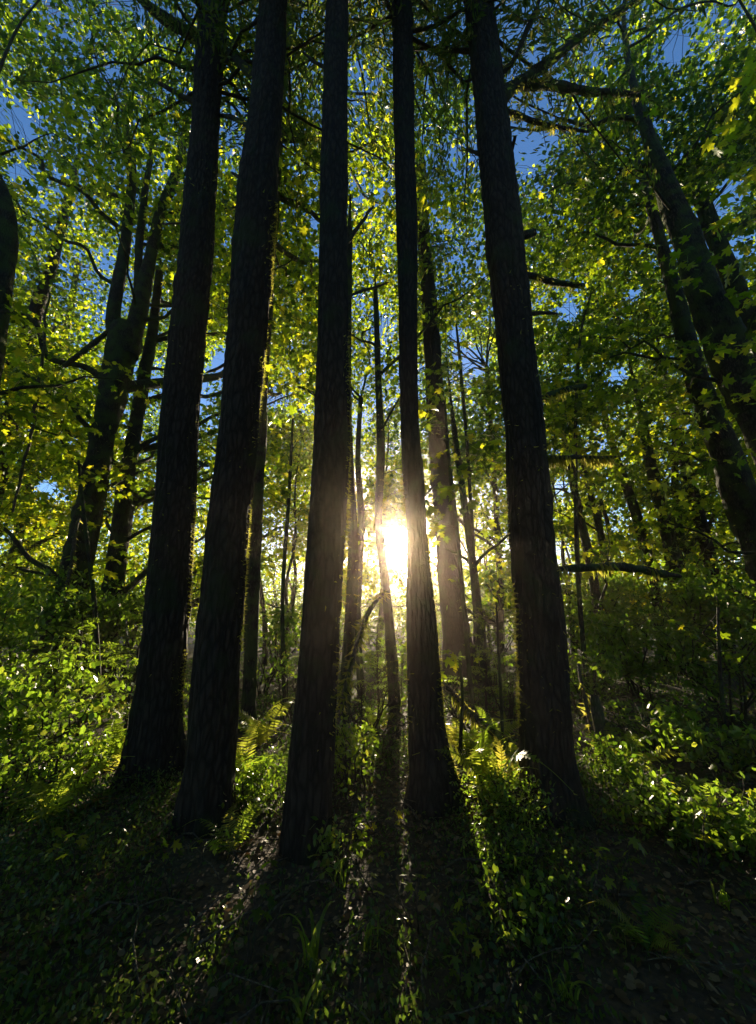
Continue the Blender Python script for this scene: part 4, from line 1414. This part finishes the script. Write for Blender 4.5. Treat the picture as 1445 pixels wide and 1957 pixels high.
# grass tufts --------------------------------------------------------------
def grass_tuft(label, px, Y, L, n, seed, wid=0.008):
    rg = np.random.default_rng(seed)
    x = gx(px, Y)
    z0 = float(gh(x, Y))
    root = thing('grass_tuft', label, 'grass', (x, Y, z0), 'grass tufts on the forest floor')
    for k in range(n):
        a = rg.uniform(0, 2 * np.pi)
        Lk = L * rg.uniform(0.6, 1.1)
        lean = rg.uniform(0.2, 0.8)
        u = np.linspace(0, 1, 9)
        out_ = lean * Lk * u ** 1.8
        zz_ = Lk * (u - (0.35 + lean * 0.5) * u ** 2.6)
        b0 = np.array([x, Y, z0]) + np.append(rg.normal(0, 0.02, 2), 0)
        c = b0 + np.stack([np.cos(a) * out_, np.sin(a) * out_, zz_], -1)
        sd_ = np.array([-math.sin(a), math.cos(a), 0.25])
        ww = wid * np.sin(np.clip(u * 0.85 + 0.15, 0, 1) * np.pi) ** 0.6
        ww[-1] = 0.0005
        V = np.vstack([c + sd_ * ww[:, None], c + np.array([0, 0, -0.3]) * ww[:, None], c - sd_ * ww[:, None]])
        m_ = 9
        F = []
        for q in range(m_ - 1):
            F += [[q, q + 1, m_ + q + 1, m_ + q], [m_ + q, m_ + q + 1, 2 * m_ + q + 1, 2 * m_ + q]]
        part('blade', V, np.array(F), M_grass, root, smooth=True)


grass_tuft('tuft of long arching bright grass blades at the bottom left of centre', 592, 2.12, 0.34, 9, 301)
grass_tuft('smaller grass tuft with drooping lit blades below the long arching one', 572, 1.85, 0.26, 5, 302)
grass_tuft('grass tuft with curled lit blades beside the foot of the centre conifer', 648, 2.6, 0.28, 9, 303, 0.006)
grass_tuft('short bright grass tuft at the bottom right of centre', 1085, 1.98, 0.17, 16, 304, 0.005)
grass_tuft('short grass tuft among leaves near the right bottom corner', 1380, 2.5, 0.2, 10, 305, 0.005)
grass_tuft('dim grass tuft between the two bottom centre shadows', 700, 2.2, 0.2, 10, 306, 0.004)

# ground cover -------------------------------------------------------------
n = 78000
rad = np.sqrt(rng.uniform(0.6 ** 2, 15 ** 2, n * 2))
rad = np.concatenate([rad, rng.uniform(1.0, 5.0, int(n * 1.6))])
ang = rng.uniform(math.radians(25), math.radians(155), len(rad))
x, y = rad * np.cos(ang), rad * np.sin(ang)
patch = vnoise(np.stack([x * 1.1 + 3, y * 1.1 + 6, x * 0 + 1.5], -1)) * 0.6 + vnoise(np.stack([x * 4 + 3, y * 4 + 6, x * 0 + 4.5], -1)) * 0.4
ok = rng.random(len(x)) < np.clip((patch - 0.34) * 3.2, 0.10, 1) * 0.8
x, y, patch = x[ok], y[ok], patch[ok]
hh = np.abs(rng.normal(0, 1, len(x))) * (0.02 + 0.09 * np.clip(patch - 0.4, 0, 1) * 2.5)
pos = np.stack([x, y, gh(x, y) + 0.012 + hh], -1)
sz = rng.uniform(0.016, 0.040, len(x)) * (1 + 0.9 * (np.hypot(x, y) > 5))
V, F, T = scatter(LEAF_DIA, pos, leaf_rots(len(x), tilt=1.0, droop=0.1), sz, np.clip(rng.normal(0.4, 0.25, len(x)), 0, 1))
link('ground_cover', mesh_np('ground_cover', V, F, M_glossy, T), kind='stuff')
print('cover', len(x))
# dead leaves and twigs on the soil
n = 12000
rad = np.concatenate([np.sqrt(rng.uniform(0.6 ** 2, 8 ** 2, n)), rng.uniform(0.9, 4.5, n // 2)])
ang = rng.uniform(math.radians(25), math.radians(155), len(rad))
x, y = rad * np.cos(ang), rad * np.sin(ang)
pos = np.stack([x, y, gh(x, y) + rng.uniform(0.004, 0.03, len(x))], -1)
V, F, T = scatter(LEAF_LO, pos, leaf_rots(len(x), tilt=0.28, droop=0.0), 0.012 + 0.04 * rng.random(len(x)) ** 2.0)
link('leaf_litter', mesh_np('leaf_litter', V, F, M_litter, T), kind='stuff')
tw = []
for k in range(420):
    a, b_ = rng.uniform(math.radians(30), math.radians(150)), rng.uniform(1.2, 7)
    x, y = b_ * math.cos(a), b_ * math.sin(a)
    d = rng.uniform(0, 2 * np.pi)
    L_ = rng.uniform(0.12, 0.7)
    p0 = np.array([x, y, float(gh(x, y)) + 0.02])
    x2, y2 = x + L_ * math.cos(d), y + L_ * math.sin(d)
    p1 = np.array([x2, y2, float(gh(x2, y2)) + 0.03 + rng.uniform(0, 0.08)])
    tw.append(tube(curve_between(p0, p1, 0.05, 6), np.linspace(rng.uniform(0.003, 0.009), 0.002, 6), 4))
V, F = join(tw)
link('fallen_twigs', mesh_np('fallen_twigs', V, F, M_deadwood), kind='stuff')
# unseen wood behind and beside the camera, leaf clusters added to hold back skylight
nc = 1000
a = rng.uniform(math.radians(150), math.radians(390), nc)
d = rng.uniform(6, 22, nc)
cz = rng.uniform(0.5, 17, nc)
cen = np.stack([d * np.cos(a), d * np.sin(a), cz], -1)
cen = np.repeat(cen, 48, 0)
pos = cen + rng.normal(0, 1, cen.shape) * np.array([1.5, 1.5, 0.8])
pos = pos[(np.hypot(pos[:, 0], pos[:, 1]) > 4.5) & ~((pos[:, 1] > 0) & (np.abs(pos[:, 0]) < pos[:, 1] * 1.15 + 3))]
V, F, T = scatter(LEAF_DIA, pos, leaf_rots(len(pos), tilt=0.7), rng.uniform(0.25, 0.5, len(pos)))
link('surrounding_wood', mesh_np('surrounding_wood', V, F, M_maple, T), kind='stuff')
# far mass of brush and low trees beyond the edge of the grove
n = 34000
x = rng.uniform(-40, 40, n)
y = rng.uniform(15, 30, n)
hn = vnoise(np.stack([x * 0.35 + 20, y * 0.35, x * 0], -1))
top = np.minimum(1.4 + 2.6 * hn, 0.19 * (y - 3.6) + 3 * np.clip((np.abs(x) - 9) / 6, 0, 1))
z = rng.random(n) ** 0.8 * top + gh(x, y)
n2_ = 56000
x2 = rng.uniform(-75, 75, n2_)
y2 = rng.uniform(30, 62, n2_)
hn2 = vnoise(np.stack([x2 * 0.16 + 20, y2 * 0.16, x2 * 0 + 3], -1))
top2 = (0.11 + 0.07 * hn2) * y2 + 7 * np.clip((np.abs(x2) - 14) / 10, 0, 1) * hn2
z2 = rng.random(n2_) ** 0.85 * top2
pos = np.vstack([np.stack([x, y, z], -1), np.stack([x2, y2, z2], -1)])
szs = np.concatenate([rng.uniform(0.14, 0.28, n), rng.uniform(0.3, 0.6, n2_)])
ok = (np.abs(pos[:, 0]) < pos[:, 1] * 1.15 + 2) & (vnoise(pos * 0.9) > 0.31)
pos, szs = pos[ok], szs[ok]
ok = keep_mask(pos, False)
pos, szs = pos[ok], szs[ok]
V, F, T = scatter(LEAF_DIA, pos, leaf_rots(len(pos), tilt=0.6), szs, np.clip(rng.normal(0.35, 0.2, len(pos)), 0, 1))
link('distant_brush', mesh_np('distant_brush', V, F, M_maple, T), kind='stuff')
print('tris', sum(len(o.data.loops) - 2 * len(o.data.polygons) for o in bpy.data.objects if o.type == 'MESH' and o.data.users == 1))
print('objs', len(bpy.data.objects))
# ------------------------------------------------------------------ haze
bpy.ops.mesh.primitive_cube_add(size=1, location=(0, 0, 10.3))
hz = bpy.context.object
hz.name = 'haze'
hz.scale = (316, 316, 23)
hz['kind'] = 'stuff'
hz.data.materials.append(M_haze)
